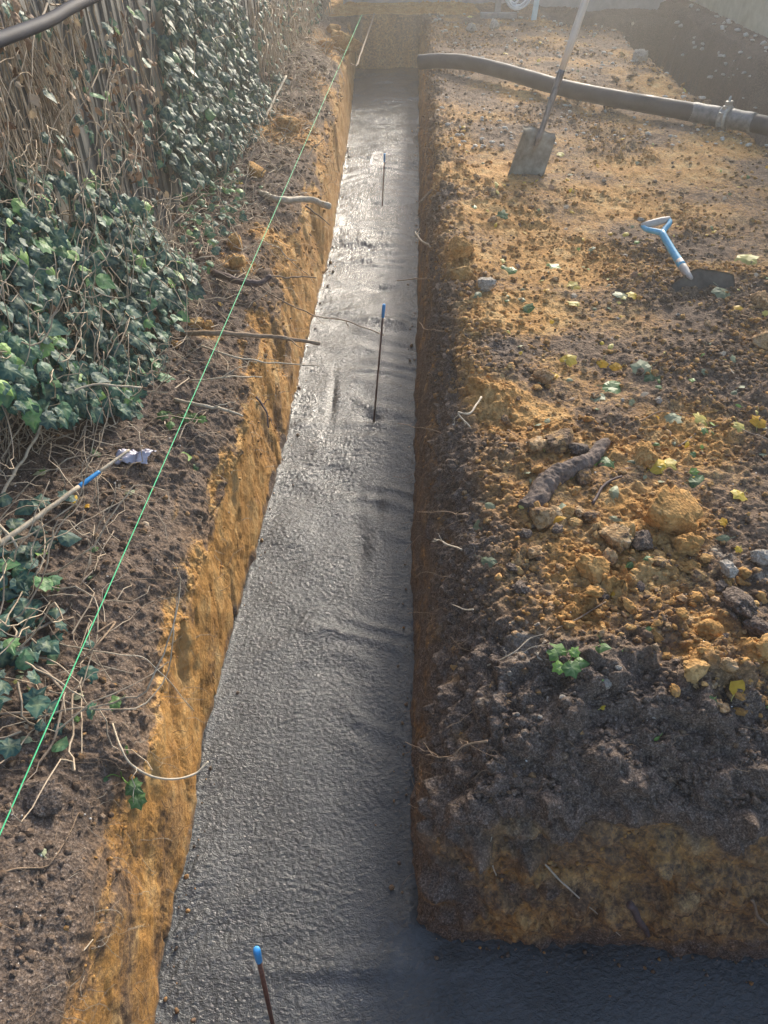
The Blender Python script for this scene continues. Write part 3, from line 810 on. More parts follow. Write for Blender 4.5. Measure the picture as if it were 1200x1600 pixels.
# dry climbing stems hanging on the fence
def climber(label, regions, n, base, deadn, r=(.0022, .0045), tang=.35):
    root = tag(empty('dry_climber', base), label, 'climbing plant')
    mb = MB(); k = 0; pts = []; tries = 0
    while k < n and tries < n * 80:
        tries += 1
        y = random.uniform(1.2, 11.5); z = random.uniform(.1, 1.7); x = xf(y) + random.uniform(.045, .11)
        u, v = project(np.array([x, y, z]))
        if not any(in_poly(u, v, rg) for rg in regions): continue
        d = np.array([random.gauss(0, .05), random.gauss(0, .28), -1.0]); p = np.array([x, y, z]); line = [p.copy()]
        if random.random() < tang: d = np.array([0, random.gauss(0, 1), random.gauss(-.2, .6)])
        for i in range(random.randint(7, 15)):
            d = d * .9 + np.array([random.gauss(0, .06), random.gauss(0, .16), random.gauss(-.06, .1)])
            p = p + d / np.linalg.norm(d) * .05
            p[0] = min(max(p[0], xf(p[1]) + .035), xf(p[1]) + .16 + .1 * max(0, .3 - p[2]))
            p[2] = max(p[2], gz(p[0], p[1]) + .005)
            uu, vv = project(p)
            if len(line) > 2 and not any(in_poly(uu, vv - 25, rg) or in_poly(uu, vv, rg) for rg in regions): break
            line.append(p.copy())
        pts += line[1:]
        tube(mb, np.array(line) - np.array(base), np.linspace(random.uniform(*r), .0012, len(line)), 4, cap=False)
        k += 1
    mb.build('stem', M['vine'], root)
    mb = MB()
    for _ in range(deadn):
        p = random.choice(pts) + np.array([random.uniform(0, .03), 0, 0])
        R = rot_from((1, random.gauss(0, .8), random.gauss(0, .6)), random.gauss(0, 1), (0, 0, -1))
        add_leaf(mb, p - np.array(base), R, random.uniform(.02, .05), random.choice(('ivy', 'oval')), random.random())
    mb.build('dead_leaves', M['dead'], root, smooth=False)
    return root
climber('dense brown dry stems hanging down the fence in the upper left corner', [[(-60, -20), (120, -20), (135, 120), (90, 240), (60, 260), (-60, 260)]], 230, (-1.25, 2.4, .5), 120)
climber('thin tan stems and dead leaves over the bare grey boards', [[(135, -20), (262, -20), (250, 260), (150, 260), (125, 200)]], 55, (-1.2, 3.2, .5), 150, (.0018, .0035))
climber('tan curtain of dry stems on the far part of the fence beyond the ivy sheet', [[(385, -20), (640, -20), (600, 60), (500, 60), (440, 110), (400, 90)]], 420, (-.95, 8.5, .5), 260, (.003, .006))
climber('tangle of pale dry stems at the foot of the fence round the ivy bush', [[(-40, 300), (300, 300), (310, 420), (300, 640), (200, 650), (-40, 760)]], 200, (-1.1, 1.9, .2), 170, (.0016, .003), .8)

# black water pipe along the fence
mb = MB(); p0 = PX(-60, 84, -1.14, .045); p1 = PX(70, 32, -1.14, .045); p2 = PX(135, 0, -1.14, .045)
dirn = (p2 - p0) / np.linalg.norm(p2 - p0)
tube(mb, spline([p0 - dirn * .6, p0, p1 + np.array([0, 0, -.004]), p2, p2 + dirn * 1.2, p2 + dirn * 2.6 + np.array([0, 0, .03])], 10), .0185, 14)
tag(rebase(mb.build('water_pipe', M['pipe']), p0), 'smooth black water pipe running along the fence across the upper left corner', 'pipe')

# ------------------------------------------------------------------ string line, pins
mb = MB(); A = P(0, 1303, .16); B = P(566, 22, .16); d = A - B
tube(mb, [A + d * .12, A, (A + B) / 2, B], .0015, 6)
tag(rebase(mb.build('string_line', M['string']), A), 'taut bright green builders line stretched above the left bank', 'string')
def pin(foot, u, v, label, dx=0.0):
    """foot: where it enters the concrete; (u, v): its tip"""
    foot = np.array([foot[0], foot[1], -.6]); d = ray(u, v)
    top = np.array([0, 0, CAM_H]) + d * (foot[1] / d[1])
    bot = foot + np.array([dx, 0, -.05])
    root = tag(empty('steel_pin', bot), label, 'marker pin', 'blue topped pins standing in the concrete')
    L = top - bot; h = np.linalg.norm(L)
    mb = MB(); tube(mb, [np.zeros(3), L * .5, L * (1 - .01)], .0048, 10); mb.build('rod', M['steel_pin'], root)
    mb = MB(); tube(mb, [L * (1 - .062 / h), L * (1 - .06 / h), L * (1 - .01 / h), L * 1.002, L * 1.004], [.0052, .0066, .0074, .0066, .003], 12); mb.build('blue_tip', M['bluetape'], root)
pin(P(583, 657, -.6), 600, 476, 'middle blue topped steel pin in the wet concrete, tallest in view')
pin(P(597, 318, -.6), 601, 240, 'far blue topped steel pin, near the upper end of the concrete')
pin((-.262, .488), 401, 1484, 'near blue topped steel pin at the bottom edge of the photo')

# ------------------------------------------------------------------ roots and sticks
def root_obj(name, px, r0, r1, m, label, cat, group=None, sides=7, forks=0, jit=.008, hair=0, extra=None):
    pts = []
    for q in px:
        u, v, z = q
        if z == 'F':
            q_ = PG(u, v); pts.append(q_ - ray(u, v) / np.linalg.norm(ray(u, v)) * .05 + np.array([0, 0, -.01]))
            continue
        pts.append(PG(u, v, .006) if z is None else P(u, v, z))
    ln = jitter(spline(pts, 9), jit, 22)
    n = len(ln); rad = np.linspace(r0, r1, n) * (1 + .18 * vnoise(np.stack([np.arange(n) * .7] * 3, -1), 5))
    mb = MB(); tube(mb, ln, rad, sides)
    for k in range(forks):
        i = random.randint(int(n * .3), n - 2); d = (ln[min(i + 1, n - 1)] - ln[i - 1]); L = np.linalg.norm(d); d = d / L
        side = np.array([random.gauss(0, 1), random.gauss(0, 1), random.gauss(0, .5)]); side /= np.linalg.norm(side)
        q = ln[i]; br = [q]
        for s in range(6):
            q = q + (d * .6 + side * .6) * random.uniform(.008, .02) + np.array([random.gauss(0, .004) for _ in range(3)]); br.append(q)
        tube(mb, np.array(br), np.linspace(rad[i] * .55, .0007, len(br)), 5)
    o = mb.build(name, M[m]); rebase(o, ln[0]); tag(o, label, cat, group); return o
GR = 'roots sticking out of the trench sides'
root_obj('root', [(405, 305, None), (440, 312, -.02), (480, 312, -.06), (516, 323, -.08)], .016, .019, 'rootpale', 'thick pale cut root stub pointing over the far left trench edge', 'root', GR, 9, 2)
root_obj('root', [(478, 322, -.07), (500, 338, -.09), (516, 352, -.12)], .006, .003, 'root', 'short side root curving down below the thick pale cut stub', 'root', GR)
root_obj('root', [(335, 430, None), (375, 439, .02), (405, 441, .01), (424, 432, .02)], .016, .012, 'rootdark', 'curved dark purple root under the green line beside the orange lumps', 'root', GR, 9, 1)
root_obj('root', [(285, 525, None), (340, 521, .04), (400, 524, .0), (450, 529, -.02), (500, 537, -.04)], .011, .0075, 'root', 'long straight brown root poking well out over the concrete', 'root', GR, 9, 1, .004)
root_obj('root', [(395, 447, None), (440, 470, -.06), (490, 492, -.12), (545, 503, -.14), (600, 524, -.16)], .0035, .002, 'root', 'thin long root crossing the concrete to the middle pin', 'root', GR, 6, 3, .006)
root_obj('root', [(315, 545, None), (360, 556, .01), (420, 566, -.03), (500, 572, -.07)], .0045, .002, 'rootpale', 'thin pale straight root below the long brown one', 'root', GR, 6, 1, .004)
root_obj('root', [(275, 632, None), (320, 634, .03), (350, 638, .0), (380, 650, -.04)], .007, .004, 'rootpale', 'pale root ending at the orange face left of the bend in the concrete', 'root', GR, 7, 2)
root_obj('root', [(420, 432, -.03), (460, 433, -.07), (494, 434, -.09)], .004, .003, 'root', 'short straight twig root on the orange face near the dark curved root', 'root', GR, 6)
root_obj('root', [(300, 600, None), (345, 590, .03), (380, 590, .0), (410, 588, -.03)], .0035, .002, 'rootpale', 'wavy pale rootlet just above the pale root on the left bank', 'root', GR, 6, 2)
root_obj('root', [(400, 620, -.02), (415, 640, -.05), (420, 668, -.09)], .0045, .003, 'rootdark', 'dark forked root hanging down the orange face', 'root', GR, 6, 2)
root_obj('root', [(178, 1135, None), (187, 1165, .02), (205, 1195, .0), (240, 1215, -.03), (275, 1217, -.06), (305, 1208, -.08), (326, 1190, -.08)], .0022, .0028, 'rootpale', 'arched pale root with blue paint reaching over the trench at the lower left', 'root', GR, 7, 1, .002)
root_obj('root', [(90, 1012, None), (160, 1020, .07), (215, 1026, .06), (255, 1055, .0), (303, 1112, -.12)], .0018, .001, 'rootpale', 'long yellowish tendril curving down onto the orange face', 'root', GR, 5, 0, .004)
root_obj('root', [(708, 692, -.1), (690, 678, -.15), (665, 670, -.2), (622, 662, -.24)], .0025, .0013, 'root', 'thin root reaching left over the concrete from the dark right side', 'root', GR, 5, 1)
root_obj('root', [(682, 404, -.18), (668, 382, -.17), (655, 372, -.17), (649, 362, -.18)], .006, .0045, 'rootpale', 'crooked pale root end on the shaded right wall, far from the camera', 'root', GR, 6, 3)
root_obj('root', [(702, 440, -.08), (680, 437, -.12), (650, 436, -.17), (620, 438, -.2)], .004, .0025, 'root', 'straight pale root over the bright concrete from the right wall', 'root', GR, 6, 1)
root_obj('root', [(745, 515, None), (700, 516, -.06), (665, 513, -.13), (655, 503, -.16)], .003, .0018, 'root', 'thin double root by the right wall, level with the long brown root', 'root', GR, 5, 2)
root_obj('root', [(722, 858, -.04), (705, 850, -.07), (690, 846, -.10), (678, 842, -.12)], .0028, .0018, 'rootpale', 'bright tipped curling root on the dark right side beside the green leaf', 'root', GR, 6, 2)
root_obj('root', [(733, 806, -.02), (700, 801, -.09), (652, 800, -.18)], .002, .0012, 'root', 'hair thin straight root on the dark right side, upper of two', 'root', GR, 5, 1)
root_obj('root', [(740, 952, -.02), (722, 950, -.04), (708, 944, -.06)], .0022, .0012, 'rootpale', 'small white hooked rootlet in the black soil', 'root', GR, 5)
root_obj('root', [(762, 1158, -.03), (735, 1166, -.06), (700, 1184, -.12), (665, 1180, -.2)], .0028, .0012, 'root', 'forked root at the lower corner of the right-hand block', 'root', GR, 5, 3)
root_obj('root', [(848, 1348, 'F'), (880, 1385, 'F'), (915, 1420, 'F'), (971, 1460, 'F')], .0028, .0012, 'rootpale', 'long pale root lying diagonally on the brown cut face at the lower right', 'root', GR, 6, 1, .003)
root_obj('root', [(1170, 1410, 'F'), (1185, 1432, 'F'), (1205, 1455, 'F')], .004, .003, 'root', 'short brown root on the cut face at the right edge', 'root', GR, 6)
root_obj('root', [(985, 1415, -.28), (1000, 1440, -.34), (1012, 1462, -.42)], .009, .006, 'rootdark', 'short dark root end in the brown cut face', 'root', GR, 7)
root_obj('root', [(775, 1365, 'F'), (765, 1340, 'F'), (768, 1310, 'F')], .0018, .001, 'rootpale', 'pale rootlet bowed on the corner of the block', 'root', GR, 5)
root_obj('root', [(585, 75, None), (560, 95, -.05), (548, 100, -.06)], .010, .008, 'root', 'short root end across the far left trench edge near the line', 'root', GR, 6)
ST = 'dead twigs and bare runners on the left bank'
root_obj('twig', [(-40, 830, .12), (20, 745, .16), (50, 690, .2), (85, 640, .24), (130, 604, .26), (220, 606, .22)], .005, .003, 'rootpale', 'long bare pale runner bending over the ivy from the left edge', 'twig', ST, 6, 2, .01)
root_obj('twig', [(0, 1015, None), (70, 985, None), (105, 960, None), (140, 905, None), (180, 835, None)], .004, .002, 'twig', 'brown runner rising from the left edge below the painted stick', 'twig', ST, 6, 3, .01)
root_obj('twig', [(20, 1030, None), (80, 1060, None), (100, 1090, None), (95, 1140, None), (62, 1198, None)], .0045, .003, 'twig', 'hooked grey runner crossing under the green line', 'twig', ST, 6, 2, .008)
root_obj('twig', [(0, 1118, None), (60, 1115, None), (95, 1105, None), (160, 1110, None)], .003, .002, 'twig', 'thin level twig at the left edge under the green line', 'twig', ST, 6, 2, .008)
root_obj('twig', [(-20, 1375, None), (30, 1362, None), (75, 1358, None), (90, 1340, None), (125, 1275, None)], .0022, .0014, 'root', 'fine root lying on the dark soil at the lower left', 'twig', ST, 6, 4, .006)
root_obj('twig', [(115, 1505, None), (130, 1490, None), (147, 1470, None)], .0022, .001, 'rootpale', 'short straw coloured splinter on the soil at the bottom left', 'twig', ST, 5, 0, .001)
root_obj('twig', [(-30, 795, .14), (8, 830, .14), (30, 862, .1), (28, 885, .08), (-20, 890, .07)], .0042, .004, 'rootpale', 'pale looped runner hooking back at the left edge', 'twig', ST, 6, 0, .004)
root_obj('twig', [(415, 183, .06), (430, 152, .12), (447, 119, .2)], .010, .008, 'rootpale', 'pale bare stick standing at the foot of the far ivy', 'twig', ST, 8, 1, .004)
root_obj('twig', [(150, 990, .08), (180, 972, .07), (150, 1010, .1), (112, 1045, .06)], .003, .002, 'root', 'short grey twig crossing the green line', 'twig', ST, 6, 0, .001)
root_obj('twig', [(255, 900, None), (275, 915, None), (240, 905, None), (190, 912, None)], .0018, .001, 'root', 'wisp of root on the bank above the tendril', 'twig', ST, 5, 1, .006)
root_obj('twig', [(130, 868, None), (200, 880, None), (235, 932, None)], .0018, .001, 'root', 'wispy root on the bare bank left of the orange face', 'twig', ST, 5, 2, .006)
SR = 'twigs on the right-hand block'
root_obj('twig', [(868, 985, None), (900, 970, None), (945, 945, None)], .0025, .0018, 'root', 'straw coloured twig lying across the orange crumbs', 'twig', SR, 6, 0, .002)
root_obj('twig', [(752, 620, .02), (735, 645, .03), (715, 645, .02), (735, 668, .0)], .004, .003, 'rootpale', 'knotted white twig on the lip of the trench', 'twig', SR, 6, 3, .004)
root_obj('twig', [(712, 262, -.02), (690, 282, -.05), (655, 318, -.14)], .010, .008, 'root', 'straight stick slanting down the far right trench side', 'twig', SR, 7, 1, .004)
root_obj('twig', [(1000, 660, None), (1035, 648, None), (1080, 655, None)], .002, .0015, 'root', 'thin bent twig near the leaves at the right', 'twig', SR, 5, 1, .004)
root_obj('twig', [(1060, 700, None), (1120, 668, None), (1200, 690, None)], .003, .0015, 'twig', 'long thin twig among yellow leaves at the right edge', 'twig', SR, 5, 1, .008)
root_obj('twig', [(925, 790, None), (945, 762, None), (970, 750, None)], .005, .004, 'rootdark', 'purple brown twig stub between the log and the big orange clod', 'twig', SR, 6, 0, .002)
root_obj('twig', [(760, 1045, None), (800, 1025, None), (830, 1000, None)], .002, .0015, 'rootpale', 'pale root fibres on the dark soil near the upright green leaf', 'twig', SR, 5, 4, .004)

# painted stick leaning on the left bank
a, b_ = P(-30, 872, .13), P(202, 703, .13)
root = tag(empty('painted_stick', a), 'straight pale stick with a blue painted band lying on the left bank', 'stick')
d = b_ - a
mb = MB(); ln = jitter(spline([d * 0, d * .3, d * .63], 6), .002, 30); tube(mb, ln, np.linspace(.0085, .0065, len(ln)), 9); mb.build('stick', M['rootpale'], root)
mb = MB(); tube(mb, [d * .615, d * .64, d * .76, d * .775], [.0062, .0072, .0062, .005], 9); mb.build('blue_band', M['bluetape'], root)
mb = MB(); tube(mb, spline([d * .77, d * .88, d], 5), np.linspace(.0056, .0042, 11), 9); mb.build('stick_tip', M['rootpale'], root)
# log
pts = [PG(826, 796, -.012), PG(858, 758, .012), PG(885, 744, .016), PG(915, 728, .014), PG(945, 698, .014)]
ln = spline(pts, 30); n = len(ln)
mb = MB(); tube(mb, ln, np.interp(np.arange(n), [0, n * .15, n * .5, n * .8, n - 1], [.034, .036, .029, .023, .019]), 48, cap=True)
o = mb.build('log', M['bark']); me = o.data
co = np.empty(len(me.vertices) * 3, np.float32); me.vertices.foreach_get('co', co); co = co.reshape(-1, 3)
c0 = ln[np.argmin(((co[:, None] - ln[None]) ** 2).sum(-1), 1)]
co = c0 + (co - c0) * (1 + .38 * fbm(co, 20, 4, 301) + .30 * fbm(co, 70, 4, 303, .65))[:, None]
me.vertices.foreach_set('co', co.ravel()); me.update()
tag(rebase(o, ln[0]), 'thick dark brown piece of root log lying among the crumbled clods', 'log')

# clear film scrap
mb = MB(); c = PG(214, 722, .02); S, T = np.meshgrid(np.linspace(-1, 1, 26), np.linspace(-1, 1, 20))
q = np.stack([S * .055 + .006 * T, T * .035, .02 * fbm(np.stack([S * 2, T * 2, S * 0], -1), 1.2, 4, 311) + .012 * (1 - T ** 2)], -1)
q[..., 0] += .008 * vnoise(q * 40, 3); q[..., 1] += .008 * vnoise(q * 40, 4)
mb.add(q.reshape(-1, 3) , grid_faces(20, 26)); o = mb.build('plastic_scrap', M['plastic']); o.location = c
tag(o, 'crumpled scrap of clear plastic film at the tip of the painted stick', 'plastic scrap')
sol = o.modifiers.new('s', 'SOLIDIFY'); sol.thickness = .0006

# ------------------------------------------------------------------ upright shovel
def sheet(mb, fn, nu, nv, th=.0022):
    U, V_ = np.meshgrid(np.linspace(0, 1, nu), np.linspace(0, 1, nv))
    p = fn(U, V_); N = grid_normals(p)
    a_, b2_ = p, p - N * th
    f = grid_faces(nv, nu); n0 = nu * nv
    rim = list(range(nu)) + [nu * k + nu - 1 for k in range(1, nv)] + [nu * (nv - 1) + k for k in range(nu - 2, -1, -1)] + [nu * k for k in range(nv - 2, 0, -1)]
    r = np.array([[rim[i], rim[(i + 1) % len(rim)], rim[(i + 1) % len(rim)] + n0, rim[i] + n0] for i in range(len(rim))])
    mb.add(np.concatenate([a_.reshape(-1, 3), b2_.reshape(-1, 3)]), [f, (f + n0)[:, ::-1], r])
base = P(824, 268, 0.0)
tipray = ray(915, 0); top = np.array([0, 0, CAM_H]) + tipray * ((base[1] + .10) / tipray[1])
up = Vector(top - base).normalized()
fwd = Vector((.30, -1, 0)); fwd = (fwd - up * fwd.dot(up)).normalized()
xax = fwd.cross(up) * -1
Rm = Matrix((up.cross(fwd) * 1, fwd * -1, up)).transposed()          # local x = sideways, -y = towards the camera, z = up the shaft
sh = tag(empty('shovel', base, Rm.to_euler()), 'upright square mouth shovel with a pale wooden shaft, its blade stuck in the clay', 'shovel')
bl, bw = .29, .125
def blade(U, V_):
    x = (U - .5) * 2 * (bw - .008 * V_)
    z = -.05 + V_ * bl
    x_ = x * 1.0
    dish = .048 * (1 - (U * 2 - 1) ** 2) * (.45 + .55 * V_)
    y = dish
    crown = np.exp(-((U - .5) / .085) ** 2) * ss(.35, 1, V_) * .040
    y = y - crown
    tread = ss(.93, 1, V_)
    y = y + tread * .032 * (np.abs(U - .5) > .09)
    z = z + .006 * np.cos((U - .5) * 9) * (V_ > .9)
    return np.stack([x_, y, z], -1)
mb = MB(); sheet(mb, blade, 41, 33, .002); mb.build('blade', M['blade'], sh)
mb = MB(); zt = bl - .05
tube(mb, spline([(0, .012, zt - .09), (0, -.0, zt - .03), (0, -.002, zt + .05), (0, 0, zt + .16), (0, 0, zt + .33)], 8), np.interp(np.linspace(0, 1, 33), [0, .2, .45, 1], [.010, .021, .0165, .0215]), 14)
mb.build('socket', M['socket'], sh)
mb = MB(); Ls = np.linalg.norm(top - base) + .22
tube(mb, [(0, 0, zt + .30), (0, 0, zt + .5), (0, 0, Ls * .8), (0, 0, Ls)], [.019, .0225, .0215, .020], 16); mb.build('shaft', M['handle'], sh)
mb = MB()
for s in (-1, 1): tube(mb, spline([(0, 0, Ls - .005), (s * .03, 0, Ls + .03), (s * .055, 0, Ls + .07), (s * .055, 0, Ls + .10)], 5), .010, 10)
mb.build('yoke', M['handle'], sh)
mb = MB(); tube(mb, [(-.07, 0, Ls + .10), (0, 0, Ls + .10), (.07, 0, Ls + .10)], .014, 12); mb.build('grip', M['handle'], sh)

# ------------------------------------------------------------------ short blue shovel
zs_ = PG(1073, 432)[2]
S0, G0 = P(1073, 427, zs_ + .055), P(1027, 352, zs_ + .15)
ax = Vector(G0 - S0); Lh = ax.length; ax.normalize()
side = Vector((1, -.05, .15)); side = (side - ax * side.dot(ax)).normalized()
nrm = side.cross(ax)
Rm = Matrix((side, nrm * -1, ax)).transposed() if nrm.z < 0 else Matrix((side * -1, nrm, ax)).transposed()
Rm = Matrix((side, side.cross(ax) * -1, ax)).transposed()
Rm = Matrix((side, ax.cross(side), ax)).transposed()                 # x side, y up-ish, z along the shaft to the grip
bs = tag(empty('digging_shovel', S0, Rm.to_euler()), 'short blue handled shovel with a grey D grip, dark blade dug into the soil', 'shovel')
def bblade(U, V_):
    ang = math.radians(44)
    w = .165 * (1 - .55 * V_ ** 2.5)
    x = (U - .5) * 2 * w + .035
    L = V_ * .24
    z = -.005 - L * math.cos(ang) - .055 * (np.abs(U - .5) * 2) ** 1.6
    y = L * math.sin(ang) + .028 * (np.abs(U - .5) * 2) ** 2 - .014 * np.exp(-((U - .5) / .1) ** 2) - .006
    return np.stack([x, y, z], -1)
mb = MB(); sheet(mb, bblade, 33, 25, .0035); mb.build('blade', M['blade_dark'], bs)
mb = MB(); tube(mb, [(0, -.012, -.05), (0, -.004, -.015), (0, 0, .02), (0, 0, .09)], [.008, .014, .019, .0185], 14); mb.build('socket', M['grip'], bs)
mb = MB(); tube(mb, spline([(0, 0, .05), (0, .004, Lh * .45), (0, .0, Lh * .85)], 6), np.linspace(.0195, .0165, 13), 14); mb.build('shaft', M['bluepaint'], bs)
mb = MB()
for s in (-1, 1): tube(mb, spline([(0, 0, Lh * .82), (s * .018, 0, Lh * .88), (s * .058, 0, Lh * .98), (s * .066, 0, Lh * 1.06)], 5), np.linspace(.0155, .011, 16), 10)
mb.build('yoke', M['bluepaint'], bs)
mb = MB(); tube(mb, [(-.07, 0, Lh * 1.06), (-.03, 0, Lh * 1.062), (.03, 0, Lh * 1.062), (.07, 0, Lh * 1.06)], [.014, .018, .018, .014], 14); mb.build('grip', M['grip'], bs)

# ------------------------------------------------------------------ concrete pump hose
hp_ = [(655, 97, .05), (690, 95, .075), (730, 98, .07), (790, 112, .065), (870, 135, .06), (950, 152, .06), (1030, 166, .06), (1110, 180, .065), (1205, 198, .075)]
pts = [P(u, v, z + .01) for u, v, z in hp_]
pts = pts + [pts[-1] + np.array([.22, -.32, .0]), pts[-1] + np.array([.30, -.9, 0]), pts[-1] + np.array([.30, -1.6, 0])]
for q in pts[1:]: q[2] = max(q[2], gz(q[0], q[1]) + .058) if q[1] < 5.6 or q[0] < 2.6 else q[2]
ln = spline(pts, 12)
hose = tag(empty('concrete_hose', ln[0]), 'thick dark rubber pump hose lying across the block with its open end over the trench', 'hose')
L_ = ln - ln[0]
R_H = .061
ci = int(np.argmin([np.hypot(*(np.array(project(q)) - np.array([1131, 183]))) for q in ln]))
mb = MB(); rr = R_H * (1 + .02 * vnoise(np.stack([np.arange(len(ln)) * .23] * 3, -1), 9))
tube(mb, L_[:ci - 3], rr[:ci - 3], 26, cap=False)
T0 = (L_[0] - L_[2]); T0 /= np.linalg.norm(T0)
tube(mb, L_[:8][::1], rr[:8] * .80, 26, cap=False)
mb.build('hose_body', M['rubber'], hose)
mb = MB(); tube(mb, L_[ci + 4:], R_H * .98, 26); mb.build('hose_body', M['rubber'], hose)
def between(c0_, c1_, r, name, m, ridges=()):
    q = spline([L_[ci] + (L_[ci + 1] - L_[ci - 1]) / np.linalg.norm(L_[ci + 1] - L_[ci - 1]) * t for t in (c0_, (c0_ + c1_) / 2, c1_)], 4)
    mb = MB(); tube(mb, q, r, 26); return mb.build(name, m, hose)
between(-.26, -.03, [.064, .066, .066, .064, .064, .0655, .067, .066, .064], 'collar', M['collar'])
between(.03, .22, [.064, .067, .066, .064, .064, .0655, .067, .066, .064], 'collar', M['collar'])
between(-.034, .034, [.066, .079, .082, .078, .072, .078, .082, .079, .066], 'coupling_clamp', M['clamp'])
cl = [o for o in hose.children if o.name.startswith('coupling_clamp')][0]
ax2 = Vector(L_[ci + 1] - L_[ci - 1]).normalized()
mb = MB(); qq = Matrix((ax2, Vector((0, 0, 1)).cross(ax2).normalized(), ax2.cross(Vector((0, 0, 1)).cross(ax2)).normalized())).transposed()
cc = Vector(L_[ci])
box(mb, cc + Vector((0, 0, .092)), (.045, .035, .03), qq)
box(mb, cc + Vector((0, -.01, .105)) , (.018, .06, .012), qq)
tube(mb, [cc + Vector((0, 0, .09)), cc + Vector((-.0, .005, .125)), cc + Vector((.005, .01, .14))], [.013, .010, .006], 8)
for a3 in (25, 60, -25): 
    v3 = qq @ Vector((0, -math.cos(math.radians(a3)), math.sin(math.radians(a3)))) * .083
    box(mb, cc + v3, (.03, .022, .022), qq)
bevel(mb.build('clamp_lever', M['clamp'], cl, smooth=False), .003)

# ------------------------------------------------------------------ things by the far wall
b0 = P(777, 31, -.02)
fr = tag(empty('wooden_stand', b0), 'grey timber post with a cross piece standing on the ground by the far wall', 'stand')
add_box('post', (.0, .05, .55), (.07, .07, 1.1), M['timber'], fr)
add_box('cross_piece', (.01, .0, .045), (.44, .09, .06), M['timber'], fr)
c = PX(798, 13, 0, 0) if False else None
cpos = b0 + np.array([.22, -.02, .27])
co_ = tag(empty('cable_coil', cpos), 'round coil of white cable hanging in front of the far timber post', 'coil')
mb = MB(); line = []
for t in np.linspace(0, 7 * 2 * math.pi, 260):
    r = .135 + .016 * math.sin(t * .37) + .012 * math.sin(t * 1.13)
    line.append((r * math.cos(t), -.03 + .025 * math.sin(t * .23), r * .98 * math.sin(t)))
tube(mb, line, .012, 8); mb.build('cable_loops', M['white'], co_)
mb = MB(); tube(mb, spline([(-.10, 0, .05), (-.02, -.02, .1), (.03, -.02, 0), (-.03, -.02, -.1), (-.09, 0, -.06)], 8), .013, 8); mb.build('inner_loop', M['white'], co_)
s0 = P(831, 40, -.05)
o = add_box('marker_stake', s0 + np.array([.03, 0, .32]), (.062, .022, .85), M['paleblue'], None, Matrix.Rotation(.06, 3, 'Y'))
tag(o, 'pale blue and white flat stake driven in upright near the far wall', 'stake')

# ------------------------------------------------------------------ clods and stones
def ico(sub):
    bm = bmesh.new(); bmesh.ops.create_icosphere(bm, subdivisions=sub, radius=1)
    v = np.array([q.co[:] for q in bm.verts]); f = np.array([[q.index for q in t.verts] for t in bm.faces]); bm.free()
    return v, f
ICO = {k: ico(k) for k in (1, 2, 4, 5)}
CT = {'orange': (1.1, 0, .05), 'tan': (.62, .0, .42), 'brown': (.35, .12, .05), 'dark': (.0, .8, .0), 'pale': (.1, 0, .95), 'mix': (.8, .1, .1)}
def clod_mesh(name, typ, seed, sub=4, stone=False, sq=(1, .8, .65), rough=1.0):
    v, f = ICO[sub]
    o = seed * 13.7
    big = fbm(v + o, .9, 3, seed) * .45
    w, cid = worley((v + o) * 1.9, seed)
    rr = 1 + big + (0 if stone else (.5 - w) * .38 * (.4 + cid) * rough) + fbm(v + o, 3.2, 5, seed + 3, .62) * (.10 if stone else .40) * rough
    p = v * rr[:, None]
    for _ in range(7):                      # a few broken flat faces
        d = np.random.default_rng(seed * 7 + _).normal(size=3); d /= np.linalg.norm(d)
        h = p @ d; cut = .66; m = h > cut
        p[m] -= ((h[m] - cut) * .8)[:, None] * d
    p = p * np.array(sq)
    c, d, l = CT[typ]
    mb = MB(); ns = vnoise(v * 2 + o, 4)
    mb.add(p, f, clay=c + .35 * ns, dark=d - .2 * ns, pale=l + .15 * ns, wet=0)
    return mb.build(name, M['soil'], link=False)
def put(name, me, pos, s, sink=.35, rot=None, label=None, cat=None, group=None):
    o = bpy.data.objects.new(name, me); COL.objects.link(o)
    n = gnormal(pos[0], pos[1])
    o.scale = (s, s, s); o.location = Vector(pos) + Vector((0, 0, 1)) * s * (.62 - sink)
    o.rotation_euler = rot or (random.uniform(-.5, .5), random.uniform(-.5, .5), random.uniform(0, 6.28))
    return tag(o, label, cat, group)
def px_size(u, v, px):
    q = PG(u, v); dep = q[1] * CP - (q[2] - CAM_H) * SP
    return q, px * dep / F
